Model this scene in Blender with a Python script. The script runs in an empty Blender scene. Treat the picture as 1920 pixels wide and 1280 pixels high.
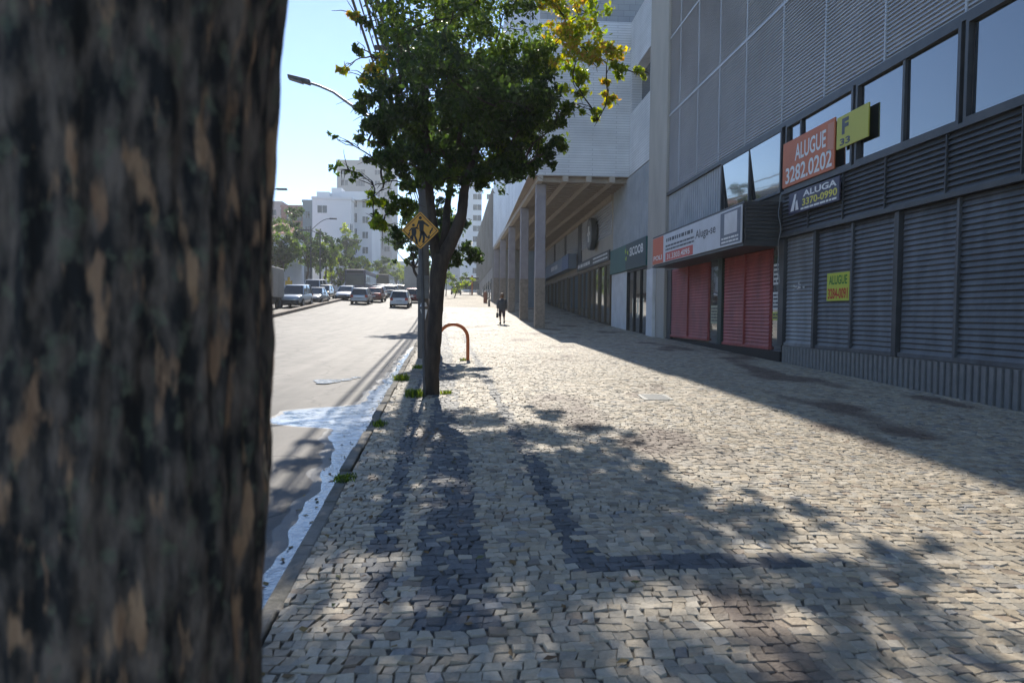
import bpy, bmesh, math, random
import numpy as np
from mathutils import Vector, Matrix, noise

sc = bpy.context.scene
col = sc.collection
R = math.radians
rnd = random.Random(7)

# ------------------------------------------------------------------ camera, sky, sun, exposure
SUN_EL, SUN_AZ = 38.0, -2.0
CAM_Z = 1.6
def cam_axes():
    p, yaw, roll = R(2.292), R(3.817), 0.009
    fw = Vector((math.sin(yaw)*math.cos(p), math.cos(yaw)*math.cos(p), -math.sin(p)))
    rt = Vector((math.cos(yaw), -math.sin(yaw), 0)); up = rt.cross(fw)
    c, s = math.cos(roll), math.sin(roll)
    return fw, c*rt + s*up, -s*rt + c*up
FW, RT, UP = cam_axes()
cd = bpy.data.cameras.new('camera'); cam = bpy.data.objects.new('camera', cd); col.objects.link(cam)
m = Matrix((RT, UP, -FW)).transposed().to_4x4(); m.translation = (0, 0, CAM_Z); cam.matrix_world = m
cd.sensor_width = 36; cd.lens = 24; cd.clip_start = .05; cd.clip_end = 5000
cd.dof.use_dof = True; cd.dof.focus_distance = 14; cd.dof.aperture_fstop = 3.6
sc.camera = cam
w = bpy.data.worlds.new('World'); sc.world = w; w.use_nodes = True
nt = w.node_tree; bg = nt.nodes['Background']
sky = nt.nodes.new('ShaderNodeTexSky'); sky.sky_type = 'NISHITA'; sky.sun_disc = False
sky.sun_elevation = R(SUN_EL); sky.sun_rotation = R(SUN_AZ); sky.altitude = 850
sky.air_density = .8; sky.dust_density = 0.0; sky.ozone_density = 1.6
nt.links.new(sky.outputs[0], bg.inputs[0]); bg.inputs[1].default_value = .113
sl = bpy.data.lights.new('sun', 'SUN'); so = bpy.data.objects.new('sun', sl); col.objects.link(so)
sl.energy = 3.2; sl.angle = R(.6); sl.color = (1, .93, .82)
sd = Vector((math.sin(R(SUN_AZ))*math.cos(R(SUN_EL)), math.cos(R(SUN_AZ))*math.cos(R(SUN_EL)), math.sin(R(SUN_EL))))
so.rotation_euler = (-sd).to_track_quat('-Z', 'Y').to_euler(); so.location = (0, 0, 40)
sc.view_settings.view_transform = 'Standard'; sc.view_settings.look = 'None'
sc.view_settings.gamma = 1; sc.view_settings.exposure = 1.1
cy = sc.cycles; cy.use_denoising = True; cy.max_bounces = 8; cy.diffuse_bounces = 3; cy.glossy_bounces = 3
cy.transmission_bounces = 4; cy.transparent_max_bounces = 6; cy.caustics_reflective = False; cy.caustics_refractive = False
cy.sample_clamp_indirect = 8

# ------------------------------------------------------------------ helpers
def ray(x, y):
    d = FW*1280 + RT*(x-960) + UP*(640-y)
    return d/d.y
def at(x, y, Y):                        # a photo pixel seen at distance Y -> a point
    return Vector((0, 0, CAM_Z)) + ray(x, y)*Y

_sy = np.arange(-200, 3000, .25)
_ss = np.interp(_sy, [-1e3, 30, 44, 75, 85, 160, 260, 420, 1e5], [.024, .024, .055, .055, .045, .045, .02, 0, 0])
_sz = np.concatenate([[0], np.cumsum((_ss[1:]+_ss[:-1])*.125)]); _sz -= np.interp(0, _sy, _sz)
def zg(Y): return float(np.interp(Y, _sy, _sz))
DR = .035                               # the kerb drifts left with distance
KERB = -.93
def uu(X, Y): return X + DR*Y
def xu(u, Y): return u - DR*Y
def zr(X, Y):                           # road surface
    return zg(Y) - .15 + .035*min(max(-uu(X, Y)-3, 0), 7.5)
def ground(x, y):                       # photo pixel -> point on pavement / road
    d = ray(x, y)
    Y = 1.5
    while Y < 500:
        P = Vector((0, 0, CAM_Z)) + d*Y
        g = zg(Y) if uu(P.x, Y) > KERB else zr(P.x, Y)
        if P.z <= g: return Vector((P.x, Y, g))
        Y *= 1.0015
    return None

def srgb(r, g, b): return tuple((c/255/12.92 if c <= 10 else ((c/255+.055)/1.055)**2.4) for c in (r, g, b))

MATS = {}
def mat(name, c, rough=.6, metal=0., c2=None, ns=4., bump=0., bs=40., spec=.5, stretch=(1, 1, 1), attr=None, lo=.35, hi=.65, coat=0.):
    if name in MATS: return MATS[name]
    M = bpy.data.materials.new(name); M.use_nodes = True; n = M.node_tree; L = n.links
    b = n.nodes['Principled BSDF']
    b.inputs['Roughness'].default_value = rough; b.inputs['Metallic'].default_value = metal
    b.inputs['Specular IOR Level'].default_value = spec; b.inputs['Coat Weight'].default_value = coat
    b.inputs['Base Color'].default_value = (*c, 1)
    tc = n.nodes.new('ShaderNodeTexCoord'); mp = n.nodes.new('ShaderNodeMapping'); mp.inputs['Scale'].default_value = stretch
    L.new(tc.outputs['Object'], mp.inputs[0])
    src = None
    if attr:
        a = n.nodes.new('ShaderNodeAttribute'); a.attribute_name = attr; src = a.outputs['Color']
    if c2 is not None:
        t = n.nodes.new('ShaderNodeTexNoise'); t.inputs['Scale'].default_value = ns; t.inputs['Detail'].default_value = 6; t.inputs['Roughness'].default_value = .65
        L.new(mp.outputs[0], t.inputs[0])
        r = n.nodes.new('ShaderNodeMapRange'); r.inputs[1].default_value = lo; r.inputs[2].default_value = hi
        L.new(t.outputs[0], r.inputs[0])
        x = n.nodes.new('ShaderNodeMix'); x.data_type = 'RGBA'
        L.new(r.outputs[0], x.inputs[0])
        if src: 
            x.blend_type = 'MULTIPLY'; L.new(src, x.inputs[6]); x.inputs[7].default_value = (*c2, 1)
        else:
            x.inputs[6].default_value = (*c, 1); x.inputs[7].default_value = (*c2, 1)
        src = x.outputs[2]
    if src: L.new(src, b.inputs['Base Color'])
    if bump:
        t = n.nodes.new('ShaderNodeTexNoise'); t.inputs['Scale'].default_value = bs; t.inputs['Detail'].default_value = 5
        L.new(mp.outputs[0], t.inputs[0])
        u = n.nodes.new('ShaderNodeBump'); u.inputs['Strength'].default_value = bump; u.inputs['Distance'].default_value = .02
        L.new(t.outputs[0], u.inputs['Height']); L.new(u.outputs[0], b.inputs['Normal'])
    MATS[name] = M
    return M

class MB:
    def __init__(s): s.v = []; s.f = []; s.c = []
    def face(s, pts, c=None):
        i = len(s.v); s.v += [tuple(p) for p in pts]; s.f.append(tuple(range(i, i+len(pts)))); s.c.append(c)
    def box(s, x0, x1, y0, y1, z0, z1, c=None):
        i = len(s.v)
        s.v += [(x, y, z) for z in (z0, z1) for x, y in ((x0, y0), (x1, y0), (x1, y1), (x0, y1))]
        for q in ((3, 2, 1, 0), (4, 5, 6, 7), (0, 1, 5, 4), (1, 2, 6, 5), (2, 3, 7, 6), (3, 0, 4, 7)):
            s.f.append(tuple(i+k for k in q)); s.c.append(c)
        return s
    def hexa(s, P, c=None):             # 8 points: bottom ring then top ring
        i = len(s.v); s.v += [tuple(p) for p in P]
        for q in ((3, 2, 1, 0), (4, 5, 6, 7), (0, 1, 5, 4), (1, 2, 6, 5), (2, 3, 7, 6), (3, 0, 4, 7)):
            s.f.append(tuple(i+k for k in q)); s.c.append(c)
        return s
    def rings(s, rings, cap=True, c=None):
        i = len(s.v); n = len(rings[0])
        for r in rings: s.v += [tuple(p) for p in r]
        for k in range(len(rings)-1):
            for j in range(n):
                a = i+k*n+j; b = i+k*n+(j+1) % n
                s.f.append((a, b, b+n, a+n)); s.c.append(c)
        if cap:
            s.f.append(tuple(i+j for j in reversed(range(n)))); s.c.append(c)
            e = i+(len(rings)-1)*n; s.f.append(tuple(e+j for j in range(n))); s.c.append(c)
        return s
    def tube(s, pts, rad, n=8, cap=True, c=None):
        pts = [Vector(p) for p in pts]
        if not isinstance(rad, (list, tuple)): rad = [rad]*len(pts)
        rings = []; ref = None
        for k, p in enumerate(pts):
            t = (pts[min(k+1, len(pts)-1)] - pts[max(k-1, 0)]).normalized()
            if ref is None:
                ref = Vector((1, 0, 0)) if abs(t.x) < .8 else Vector((0, 1, 0))
            a = (ref - t*ref.dot(t)).normalized(); ref = a; b = t.cross(a)
            rings.append([p + (a*math.cos(2*math.pi*j/n) + b*math.sin(2*math.pi*j/n))*rad[k] for j in range(n)])
        return s.rings(rings, cap, c)
    def disc(s, ctr, axis, r, t, n=20, c=None):
        a = Vector(axis).normalized()
        return s.tube([Vector(ctr)-a*t/2, Vector(ctr)+a*t/2], r, n, True, c)
    def build(s, name, M, parent=None, smooth=False, bevel=0., attr=None, angle=40):
        me = bpy.data.meshes.new(name); me.from_pydata(s.v, [], s.f); me.update()
        if smooth:
            me.polygons.foreach_set('use_smooth', [True]*len(me.polygons))
            me.set_sharp_from_angle(angle=R(angle))
        if attr:
            a = me.color_attributes.new(attr, 'FLOAT_COLOR', 'CORNER')
            buf = np.ones((len(me.loops), 4), np.float32); k = 0
            for f, c in zip(s.f, s.c):
                buf[k:k+len(f), :3] = c; k += len(f)
            a.data.foreach_set('color', buf.ravel())
        me.materials.append(M)
        return link(name, me, parent, bevel)
def link(name, me, parent=None, bevel=0.):
    o = bpy.data.objects.new(name, me); col.objects.link(o)
    if parent is not None:
        o.parent = parent
        if parent.get('_world'): o.location = -Vector(parent['_world'])
    if bevel:
        b = o.modifiers.new('bevel', 'BEVEL'); b.width = bevel; b.segments = 2; b.limit_method = 'ANGLE'
    return o
# A root made with world=True has its parts' coordinates given in the world's frame.
def thing(name, label, cat, loc=(0, 0, 0), rz=0., group=None, world=False):
    o = bpy.data.objects.new(name, None); col.objects.link(o); o.location = loc; o.rotation_euler.z = rz
    o.empty_display_size = .2
    if world: o['_world'] = tuple(loc)
    return tag(o, label, cat, group)
def tag(o, label, cat, group=None):
    o['label'] = label; o['category'] = cat
    if group: o['group'] = group
    return o
def struct(o, kind='structure'): o['kind'] = kind; return o
def copy_tree(o, parent=None):
    c = o.copy(); col.objects.link(c)
    if parent is not None: c.parent = parent
    for ch in list(o.children): copy_tree(ch, c)
    return c

def text(name, s, org, xa, ya, M, parent, w=None, h=None, bold=0., depth=.004, italic=0.):
    """lettering centred on org, fitted to w x h, facing xa x ya"""
    cu = bpy.data.curves.new(name, 'FONT'); cu.body = s; cu.align_x = 'CENTER'; cu.align_y = 'CENTER'
    cu.size = 1; cu.offset = bold; cu.extrude = 0; cu.resolution_u = 3; cu.shear = italic; cu.space_line = .9
    t = bpy.data.objects.new(name, cu); col.objects.link(t)
    bpy.context.view_layer.update()
    me = bpy.data.meshes.new_from_object(t.evaluated_get(bpy.context.evaluated_depsgraph_get()))
    bpy.data.objects.remove(t); bpy.data.curves.remove(cu)
    V = np.array([v.co[:] for v in me.vertices]); lo = V.min(0); hi = V.max(0); ctr = (lo+hi)/2; ext = hi-lo
    sx = w/ext[0] if w else None; sy = h/ext[1] if h else None
    sx = sx or sy; sy = sy or sx
    xa = Vector(xa); ya = Vector(ya); n = xa.cross(ya)
    for v in me.vertices:
        p = Vector(org) + xa*((v.co.x-ctr[0])*sx) + ya*((v.co.y-ctr[1])*sy) + n*depth
        v.co = p
    me.name = name; me.materials.clear(); me.materials.append(M); me.update()
    return link(name, me, parent)

# ------------------------------------------------------------------ materials
M_white = mat('white_paint', (.72, .73, .74), .55, c2=(.6, .6, .6), ns=1.5, bump=.05)
M_dark = mat('dark_metal', (.045, .05, .056), .5, c2=(.07, .075, .08), ns=3, bump=.04)
M_louvre = mat('louvre_metal', (.52, .54, .57), .5, c2=(.43, .45, .48), ns=.6, lo=.3, hi=.7)
M_shutter = mat('shutter_metal', (.25, .265, .28), .5, c2=(.14, .15, .155), ns=2.2, stretch=(1, 1, .3))
M_shutdk = mat('shutter_dark', (.12, .13, .145), .5, c2=(.055, .06, .065), ns=2.2, stretch=(1, 1, .3))
M_red = mat('red_shutter_paint', (.42, .1, .09), .55, c2=(.24, .06, .055), ns=2.2, stretch=(1, 1, .35))
M_conc = mat('concrete', (.33, .32, .3), .85, c2=(.24, .23, .215), ns=1.1, bump=.15, bs=25, stretch=(1, 1, .4))
M_beige = mat('beige_concrete', (.46, .43, .38), .85, c2=(.37, .345, .305), ns=.8, bump=.12, bs=25, stretch=(1, 1, .3))
M_black = mat('black', (.012, .012, .013), .5)
M_rubber = mat('rubber', (.02, .02, .02), .85)
M_chrome = mat('chrome', (.6, .6, .62), .25, 1.)
M_gal = mat('galvanised', (.27, .28, .29), .5, .7, c2=(.22, .23, .24), ns=6)
M_brownframe = mat('brown_frame', (.14, .105, .07), .45, .3)
M_ltext = mat('white_lettering', (.78, .78, .76), .5)
M_ktext = mat('dark_lettering', (.05, .055, .07), .5)
M_ytext = mat('yellow_lettering', (.7, .62, .08), .5)
M_water = None

def glass(name, tint=(.02, .026, .03), mirror=.3, rough=.03):
    M = bpy.data.materials.new(name); M.use_nodes = True; n = M.node_tree; L = n.links
    b = n.nodes['Principled BSDF']; b.inputs['Base Color'].default_value = (*tint, 1); b.inputs['Roughness'].default_value = .1
    g = n.nodes.new('ShaderNodeBsdfGlossy'); g.inputs['Roughness'].default_value = rough; g.inputs['Color'].default_value = (.85, .9, .95, 1)
    x = n.nodes.new('ShaderNodeMixShader')
    lw = n.nodes.new('ShaderNodeLayerWeight'); lw.inputs[0].default_value = mirror
    L.new(lw.outputs['Fresnel'], x.inputs[0]); L.new(b.outputs[0], x.inputs[1]); L.new(g.outputs[0], x.inputs[2])
    t = n.nodes.new('ShaderNodeTexNoise'); t.inputs['Scale'].default_value = .7
    tc = n.nodes.new('ShaderNodeTexCoord'); L.new(tc.outputs['Object'], t.inputs[0])
    u = n.nodes.new('ShaderNodeBump'); u.inputs['Strength'].default_value = .05; u.inputs['Distance'].default_value = .05
    L.new(t.outputs[0], u.inputs['Height']); L.new(u.outputs[0], g.inputs['Normal'])
    L.new(n.nodes['Material Output'].inputs[0].links[0].from_socket, b.inputs[0]) if False else None
    L.new(x.outputs[0], n.nodes['Material Output'].inputs[0])
    return M
M_glass = glass('window_glass', mirror=.55)
M_shopglass = glass('shop_glass', (.03, .032, .032), .6)
M_carglass = glass('car_glass', (.015, .02, .024), .35)
M_farglass = mat('far_window', (.05, .06, .075), .25, c2=(.1, .11, .12), ns=.4)

def leaf_mat(name, trans=.55):
    M = bpy.data.materials.new(name); M.use_nodes = True; n = M.node_tree; L = n.links
    b = n.nodes['Principled BSDF']; b.inputs['Roughness'].default_value = .45; b.inputs['Specular IOR Level'].default_value = .4
    a = n.nodes.new('ShaderNodeAttribute'); a.attribute_name = 'Col'
    t = n.nodes.new('ShaderNodeBsdfTranslucent'); x = n.nodes.new('ShaderNodeMixShader'); x.inputs[0].default_value = trans
    h = n.nodes.new('ShaderNodeHueSaturation'); h.inputs['Saturation'].default_value = 1.25; h.inputs['Value'].default_value = 2.4; h.inputs['Hue'].default_value = .49
    L.new(a.outputs['Color'], b.inputs['Base Color']); L.new(a.outputs['Color'], h.inputs['Color']); L.new(h.outputs[0], t.inputs[0])
    L.new(b.outputs[0], x.inputs[1]); L.new(t.outputs[0], x.inputs[2]); L.new(x.outputs[0], n.nodes['Material Output'].inputs[0])
    return M
M_leaf = leaf_mat('leaf'); M_grass = leaf_mat('grass_blade', .4)
M_bark = mat('bark', (.085, .065, .05), .95, c2=(.03, .025, .022), ns=9, bump=.9, bs=18, stretch=(1, 1, .25))

# ------------------------------------------------------------------ ground, road, pavement
def sheet(name, us, Ys, zf, M, kind='structure', world_x=False):
    V = []; F = []
    for Y in Ys:
        for u in us:
            X = u if world_x else xu(u, Y)
            V.append((X, Y, zf(X, Y)))
    n = len(us)
    for j in range(len(Ys)-1):
        for i in range(n-1):
            a = j*n+i; F.append((a, a+1, a+1+n, a+n))
    me = bpy.data.meshes.new(name); me.from_pydata(V, [], F); me.update(); me.materials.append(M)
    me.polygons.foreach_set('use_smooth', [True]*len(F))
    o = link(name, me); struct(o, kind); return o

def asphalt():
    M = bpy.data.materials.new('asphalt'); M.use_nodes = True; n = M.node_tree; L = n.links
    b = n.nodes['Principled BSDF']; b.inputs['Specular IOR Level'].default_value = .5
    tc = n.nodes.new('ShaderNodeTexCoord')
    def nz(s, d=4, st=(1, 1, 1)):
        mp = n.nodes.new('ShaderNodeMapping'); mp.inputs['Scale'].default_value = st; L.new(tc.outputs['Object'], mp.inputs[0])
        t = n.nodes.new('ShaderNodeTexNoise'); t.inputs['Scale'].default_value = s; t.inputs['Detail'].default_value = d; L.new(mp.outputs[0], t.inputs[0]); return t
    big = nz(.35, 5, (1, .35, 1)); fine = nz(120, 2); med = nz(2.2, 6, (1, .5, 1))
    cr = n.nodes.new('ShaderNodeValToRGB'); e = cr.color_ramp.elements
    e[0].position = .3; e[0].color = (.07, .064, .058, 1); e[1].position = .7; e[1].color = (.155, .139, .122, 1)
    L.new(big.outputs[0], cr.inputs[0])
    m1 = n.nodes.new('ShaderNodeMix'); m1.data_type = 'RGBA'; m1.blend_type = 'MULTIPLY'; m1.inputs[0].default_value = .75
    r1 = n.nodes.new('ShaderNodeMapRange'); r1.inputs[1].default_value = .36; r1.inputs[2].default_value = .64; r1.inputs[3].default_value = .35; r1.inputs[4].default_value = 1.4
    stk = nz(3.2, 5, (1, .05, 1)); ms = n.nodes.new('ShaderNodeMath'); ms.operation = 'MULTIPLY_ADD'; ms.inputs[1].default_value = .5
    hf = n.nodes.new('ShaderNodeMath'); hf.operation = 'MULTIPLY'; hf.inputs[1].default_value = .5; L.new(med.outputs[0], hf.inputs[0])
    L.new(stk.outputs[0], ms.inputs[0]); L.new(hf.outputs[0], ms.inputs[2]); L.new(ms.outputs[0], r1.inputs[0]); L.new(cr.outputs[0], m1.inputs[6]); L.new(r1.outputs[0], m1.inputs[7])
    m2 = n.nodes.new('ShaderNodeMix'); m2.data_type = 'RGBA'; m2.blend_type = 'MULTIPLY'; m2.inputs[0].default_value = .7
    r2 = n.nodes.new('ShaderNodeMapRange'); r2.inputs[1].default_value = .3; r2.inputs[2].default_value = .7; r2.inputs[3].default_value = .5; r2.inputs[4].default_value = 1.4
    L.new(fine.outputs[0], r2.inputs[0]); L.new(m1.outputs[2], m2.inputs[6]); L.new(r2.outputs[0], m2.inputs[7])
    # cracks
    vo = n.nodes.new('ShaderNodeTexVoronoi'); vo.feature = 'DISTANCE_TO_EDGE'; vo.inputs['Scale'].default_value = .45
    wv = nz(1.5, 4); mpv = n.nodes.new('ShaderNodeVectorMath'); mpv.operation = 'ADD'
    L.new(tc.outputs['Object'], mpv.inputs[0]); L.new(wv.outputs['Color'], mpv.inputs[1]); L.new(mpv.outputs[0], vo.inputs['Vector'])
    rc = n.nodes.new('ShaderNodeMapRange'); rc.inputs[1].default_value = 0; rc.inputs[2].default_value = .02; rc.inputs[3].default_value = .3; rc.inputs[4].default_value = 1
    L.new(vo.outputs['Distance'], rc.inputs[0])
    m3 = n.nodes.new('ShaderNodeMix'); m3.data_type = 'RGBA'; m3.blend_type = 'MULTIPLY'; m3.inputs[0].default_value = 1
    L.new(m2.outputs[2], m3.inputs[6]); L.new(rc.outputs[0], m3.inputs[7]); L.new(m3.outputs[2], b.inputs['Base Color'])
    b.inputs['Roughness'].default_value = .72
    u = n.nodes.new('ShaderNodeBump'); u.inputs['Strength'].default_value = .35; u.inputs['Distance'].default_value = .006
    L.new(fine.outputs[0], u.inputs['Height']); L.new(u.outputs[0], b.inputs['Normal'])
    return M
M_asph = asphalt()
Ylist = [-25, -12, -5] + [k*1. for k in range(0, 40)] + [40+2*k for k in range(30)] + [100+5*k for k in range(41)]
sheet('road', [-19.5, -15, -12, -10.5, -8, -6, -4, -3, -2, KERB+.002], Ylist, lambda X, Y: zr(X, Y), M_asph)
gy = [-300, -100, -40, -25, 0, 20, 40, 60, 80, 100, 140, 180, 240, 300, 420, 700, 1500, 2800]
M_ground = mat('ground_soil', (.13, .12, .1), .95, c2=(.09, .1, .06), ns=.1)
sheet('ground', [-1500, -300, -80, -40, -20, 0, 20, 60, 300, 1500], gy, lambda X, Y: zg(Y)-.9, M_ground, world_x=True)

def paving_far():
    M = bpy.data.materials.new('stone_paving'); M.use_nodes = True; n = M.node_tree; L = n.links
    b = n.nodes['Principled BSDF']; b.inputs['Roughness'].default_value = .8; b.inputs['Specular IOR Level'].default_value = .35
    tc = n.nodes.new('ShaderNodeTexCoord')
    vo = n.nodes.new('ShaderNodeTexVoronoi'); vo.feature = 'DISTANCE_TO_EDGE'; vo.inputs['Scale'].default_value = 10; vo.inputs['Randomness'].default_value = .6
    vc = n.nodes.new('ShaderNodeTexVoronoi'); vc.inputs['Scale'].default_value = 10; vc.inputs['Randomness'].default_value = .6
    for v in (vo, vc): L.new(tc.outputs['Object'], v.inputs['Vector'])
    t = n.nodes.new('ShaderNodeTexNoise'); t.inputs['Scale'].default_value = .7; t.inputs['Detail'].default_value = 5; L.new(tc.outputs['Object'], t.inputs[0])
    cr = n.nodes.new('ShaderNodeValToRGB'); e = cr.color_ramp.elements
    e[0].position = .3; e[0].color = (.24, .205, .16, 1); e[1].position = .55; e[1].color = (.34, .3, .235, 1)
    L.new(t.outputs[0], cr.inputs[0])
    hs = n.nodes.new('ShaderNodeHueSaturation'); hs.inputs['Saturation'].default_value = 0; L.new(vc.outputs['Color'], hs.inputs['Color'])
    m1 = n.nodes.new('ShaderNodeMix'); m1.data_type = 'RGBA'; m1.blend_type = 'OVERLAY'; m1.inputs[0].default_value = .35
    L.new(cr.outputs[0], m1.inputs[6]); L.new(hs.outputs[0], m1.inputs[7])
    rc = n.nodes.new('ShaderNodeMapRange'); rc.inputs[2].default_value = .008; rc.inputs[1].default_value = .003
    L.new(vo.outputs['Distance'], rc.inputs[0])
    m3 = n.nodes.new('ShaderNodeMix'); m3.data_type = 'RGBA'; L.new(rc.outputs[0], m3.inputs[0])
    m3.inputs[6].default_value = (.07, .06, .05, 1); L.new(m1.outputs[2], m3.inputs[7]); L.new(m3.outputs[2], b.inputs['Base Color'])
    u = n.nodes.new('ShaderNodeBump'); u.inputs['Strength'].default_value = .5; u.inputs['Distance'].default_value = .01
    L.new(rc.outputs[0], u.inputs['Height']); L.new(u.outputs[0], b.inputs['Normal'])
    return M
M_pavefar = paving_far()
M_dirt = mat('joint_dirt', (.15, .13, .1), .95, c2=(.09, .08, .06), ns=2)
YS = 60.
sheet('pavement_bed', [KERB+.11, 0, 1, 2, 4, 6, 9.5], [k*.5 for k in range(-10, int(YS*2)+1)], lambda X, Y: zg(Y)-(.013 if Y < 20 else .008), M_dirt)
sheet('pavement', [KERB+.11, 0, 1, 2, 4, 6, 9.5, 13, 20], [YS+.5*k for k in range(40)] + [YS+20+2*k for k in range(30)] + [YS+80+6*k for k in range(32)], lambda X, Y: zg(Y), M_pavefar)
sheet('opposite_pavement', [-27, -23, -19.5], Ylist, lambda X, Y: zg(Y)+.24, M_pavefar)

# real paving stones where they show as stones
def stones():
    rs = random.Random(3)
    V = []; F = []; C = []
    def warp(x, y):
        a = noise.noise(Vector((x*.45, y*.45, 3.1))); b = noise.noise(Vector((x*.45, y*.45, 9.7)))
        return x + .16*a, y + .22*b
    Y = 1.3; j = 0
    while Y < YS:
        h = rs.uniform(.056, .084) * (1 if Y < 10 else 1.25 if Y < 20 else 1.7 if Y < 30 else 2.4)
        x = xu(KERB+.12, Y) - rs.uniform(0, .1); xe = min(8.9, .92*Y + 2.2)
        sl = rs.uniform(-.02, .02)
        while x < xe:
            wd = rs.uniform(.052, .1) * (1 if Y < 10 else 1.25 if Y < 20 else 1.7 if Y < 30 else 2.4)
            if uu(x, Y) < -.28 + .02: wd *= .85
            q = [(x, Y), (x+wd, Y), (x+wd+rs.gauss(0, .008)+sl, Y+h), (x+rs.gauss(0, .008)+sl, Y+h)]
            q = [warp(a+rs.gauss(0, .006), b+rs.gauss(0, .007)) for a, b in q]
            q = [(max(a, xu(KERB+.114, b)), b) for a, b in q]
            cx = sum(a for a, b in q)/4; cyy = sum(b for a, b in q)/4
            x += wd
            if max(a for a, b in q) - min(a for a, b in q) < .03: continue
            u = uu(cx, cyy)
            # stone colour: pale limestone with dark basalt bands laid in
            band = (-.45 < u < -.29 and cyy > 3.3) or (-.14 < u < .26 and cyy > 3.25) or (.79 < u < .96 and 4.0 < cyy < 30) or (3.93 < cyy < 4.13 and .8 < u < 2.2)
            st = noise.noise(Vector((cx*.8, cyy*.5, 1.5))) + .5*noise.noise(Vector((cx*2.1, cyy*1.3, 5.5)))
            if band and rs.random() < .9:
                k = rs.uniform(.7, 1.3); c = (.125*k, .13*k, .135*k)
            else:
                k = rs.uniform(.72, 1.18); wv = rs.uniform(-.02, .025)
                c = ((.46+wv)*k, .4*k, (.305-wv)*k)
                if st > .28:
                    f = min(1, (st-.28)*3.2); c = tuple(a*(1-f)+b*f*k for a, b in zip(c, (.2, .15, .115)))
                elif rs.random() < .12: c = rs.choice(((.26*k, .23*k, .19*k), (.36*k, .28*k, .2*k), (.3*k, .29*k, .27*k)))
            z = zg(cyy); sg = .042 if cyy < 8 else max(.006, .042-(cyy-8)*.0025); tx = rs.gauss(0, sg); ty = rs.gauss(0, sg); dz = rs.gauss(0, .0022)*(1 if cyy < 10 else max(.15, 1-(cyy-10)*.05))
            base = len(V); g = rs.uniform(.07, .16) * (1 if cyy < 12 else max(.32, 1-(cyy-12)*.04))
            for (a, b) in q:
                aa = a+(cx-a)*g; bb = b+(cyy-b)*g
                V.append((aa, bb, zg(bb)+dz+(aa-cx)*tx+(bb-cyy)*ty+rs.gauss(0, .0012)))
            for (a, b) in q:
                V.append((a+(cx-a)*.015, b+(cyy-b)*.015, zg(b)-.0065*max(.08, 1-max(0, cyy-7)*.05)))
            for (a, b) in q:
                V.append((a+(cx-a)*.015, b+(cyy-b)*.015, zg(b)-.024))
            F.append((base, base+1, base+2, base+3)); C.append(c)
            for i in range(4):
                k2 = (i+1) % 4
                F.append((base+i, base+4+i, base+4+k2, base+k2)); C.append(c)
                F.append((base+4+i, base+8+i, base+8+k2, base+4+k2)); C.append(c)
        Y += h; j += 1
    b = MB(); b.v = V; b.f = F; b.c = C
    M = mat('paving_stone', (.4, .36, .3), .68, spec=.45, attr='Col', c2=(.72, .7, .68), ns=25, bump=.35, bs=60, lo=.3, hi=.75)
    o = b.build('pavement_stones', M, attr='Col'); struct(o, 'stuff'); return o
stones()

# kerb stones
M_kerb = mat('kerb_stone', (.24, .22, .19), .85, c2=(.1, .095, .075), ns=3.5, bump=.5, bs=30)
kb = MB(); rk = random.Random(5); Y = -6.
while Y < 250:
    Ln = .95 if Y < 60 else 4.
    a, b = Y+.006, Y+Ln-.006; d = rk.uniform(-.015, .015); e = rk.uniform(-.016, .008)
    P = []
    for z in (-.4, e):
        P += [(xu(KERB, a)+d, a, zg(a)+z), (xu(KERB+.107, a)+d, a, zg(a)+z), (xu(KERB+.107, b)+d, b, zg(b)+z), (xu(KERB, b)+d, b, zg(b)+z)]
    kb.hexa(P); Y += Ln
struct(kb.build('kerb', M_kerb, bevel=.015))
ks = MB(); Y = 20.
while Y < 96:
    P = []
    for z in (-.1, .2):
        P += [(xu(-10.55, Y), Y+.01, zr(xu(-10.5, Y), Y)+z), (xu(-10.1, Y), Y+.01, zr(xu(-10.5, Y), Y)+z), (xu(-10.1, Y+2), Y+1.99, zr(xu(-10.5, Y+2), Y+2)+z), (xu(-10.55, Y+2), Y+1.99, zr(xu(-10.5, Y+2), Y+2)+z)]
    ks.hexa(P); Y += 2
struct(ks.build('median_kerb', mat('median_concrete', (.3, .25, .2), .85, c2=(.2, .16, .13), ns=3, bump=.3), bevel=.03))

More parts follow.
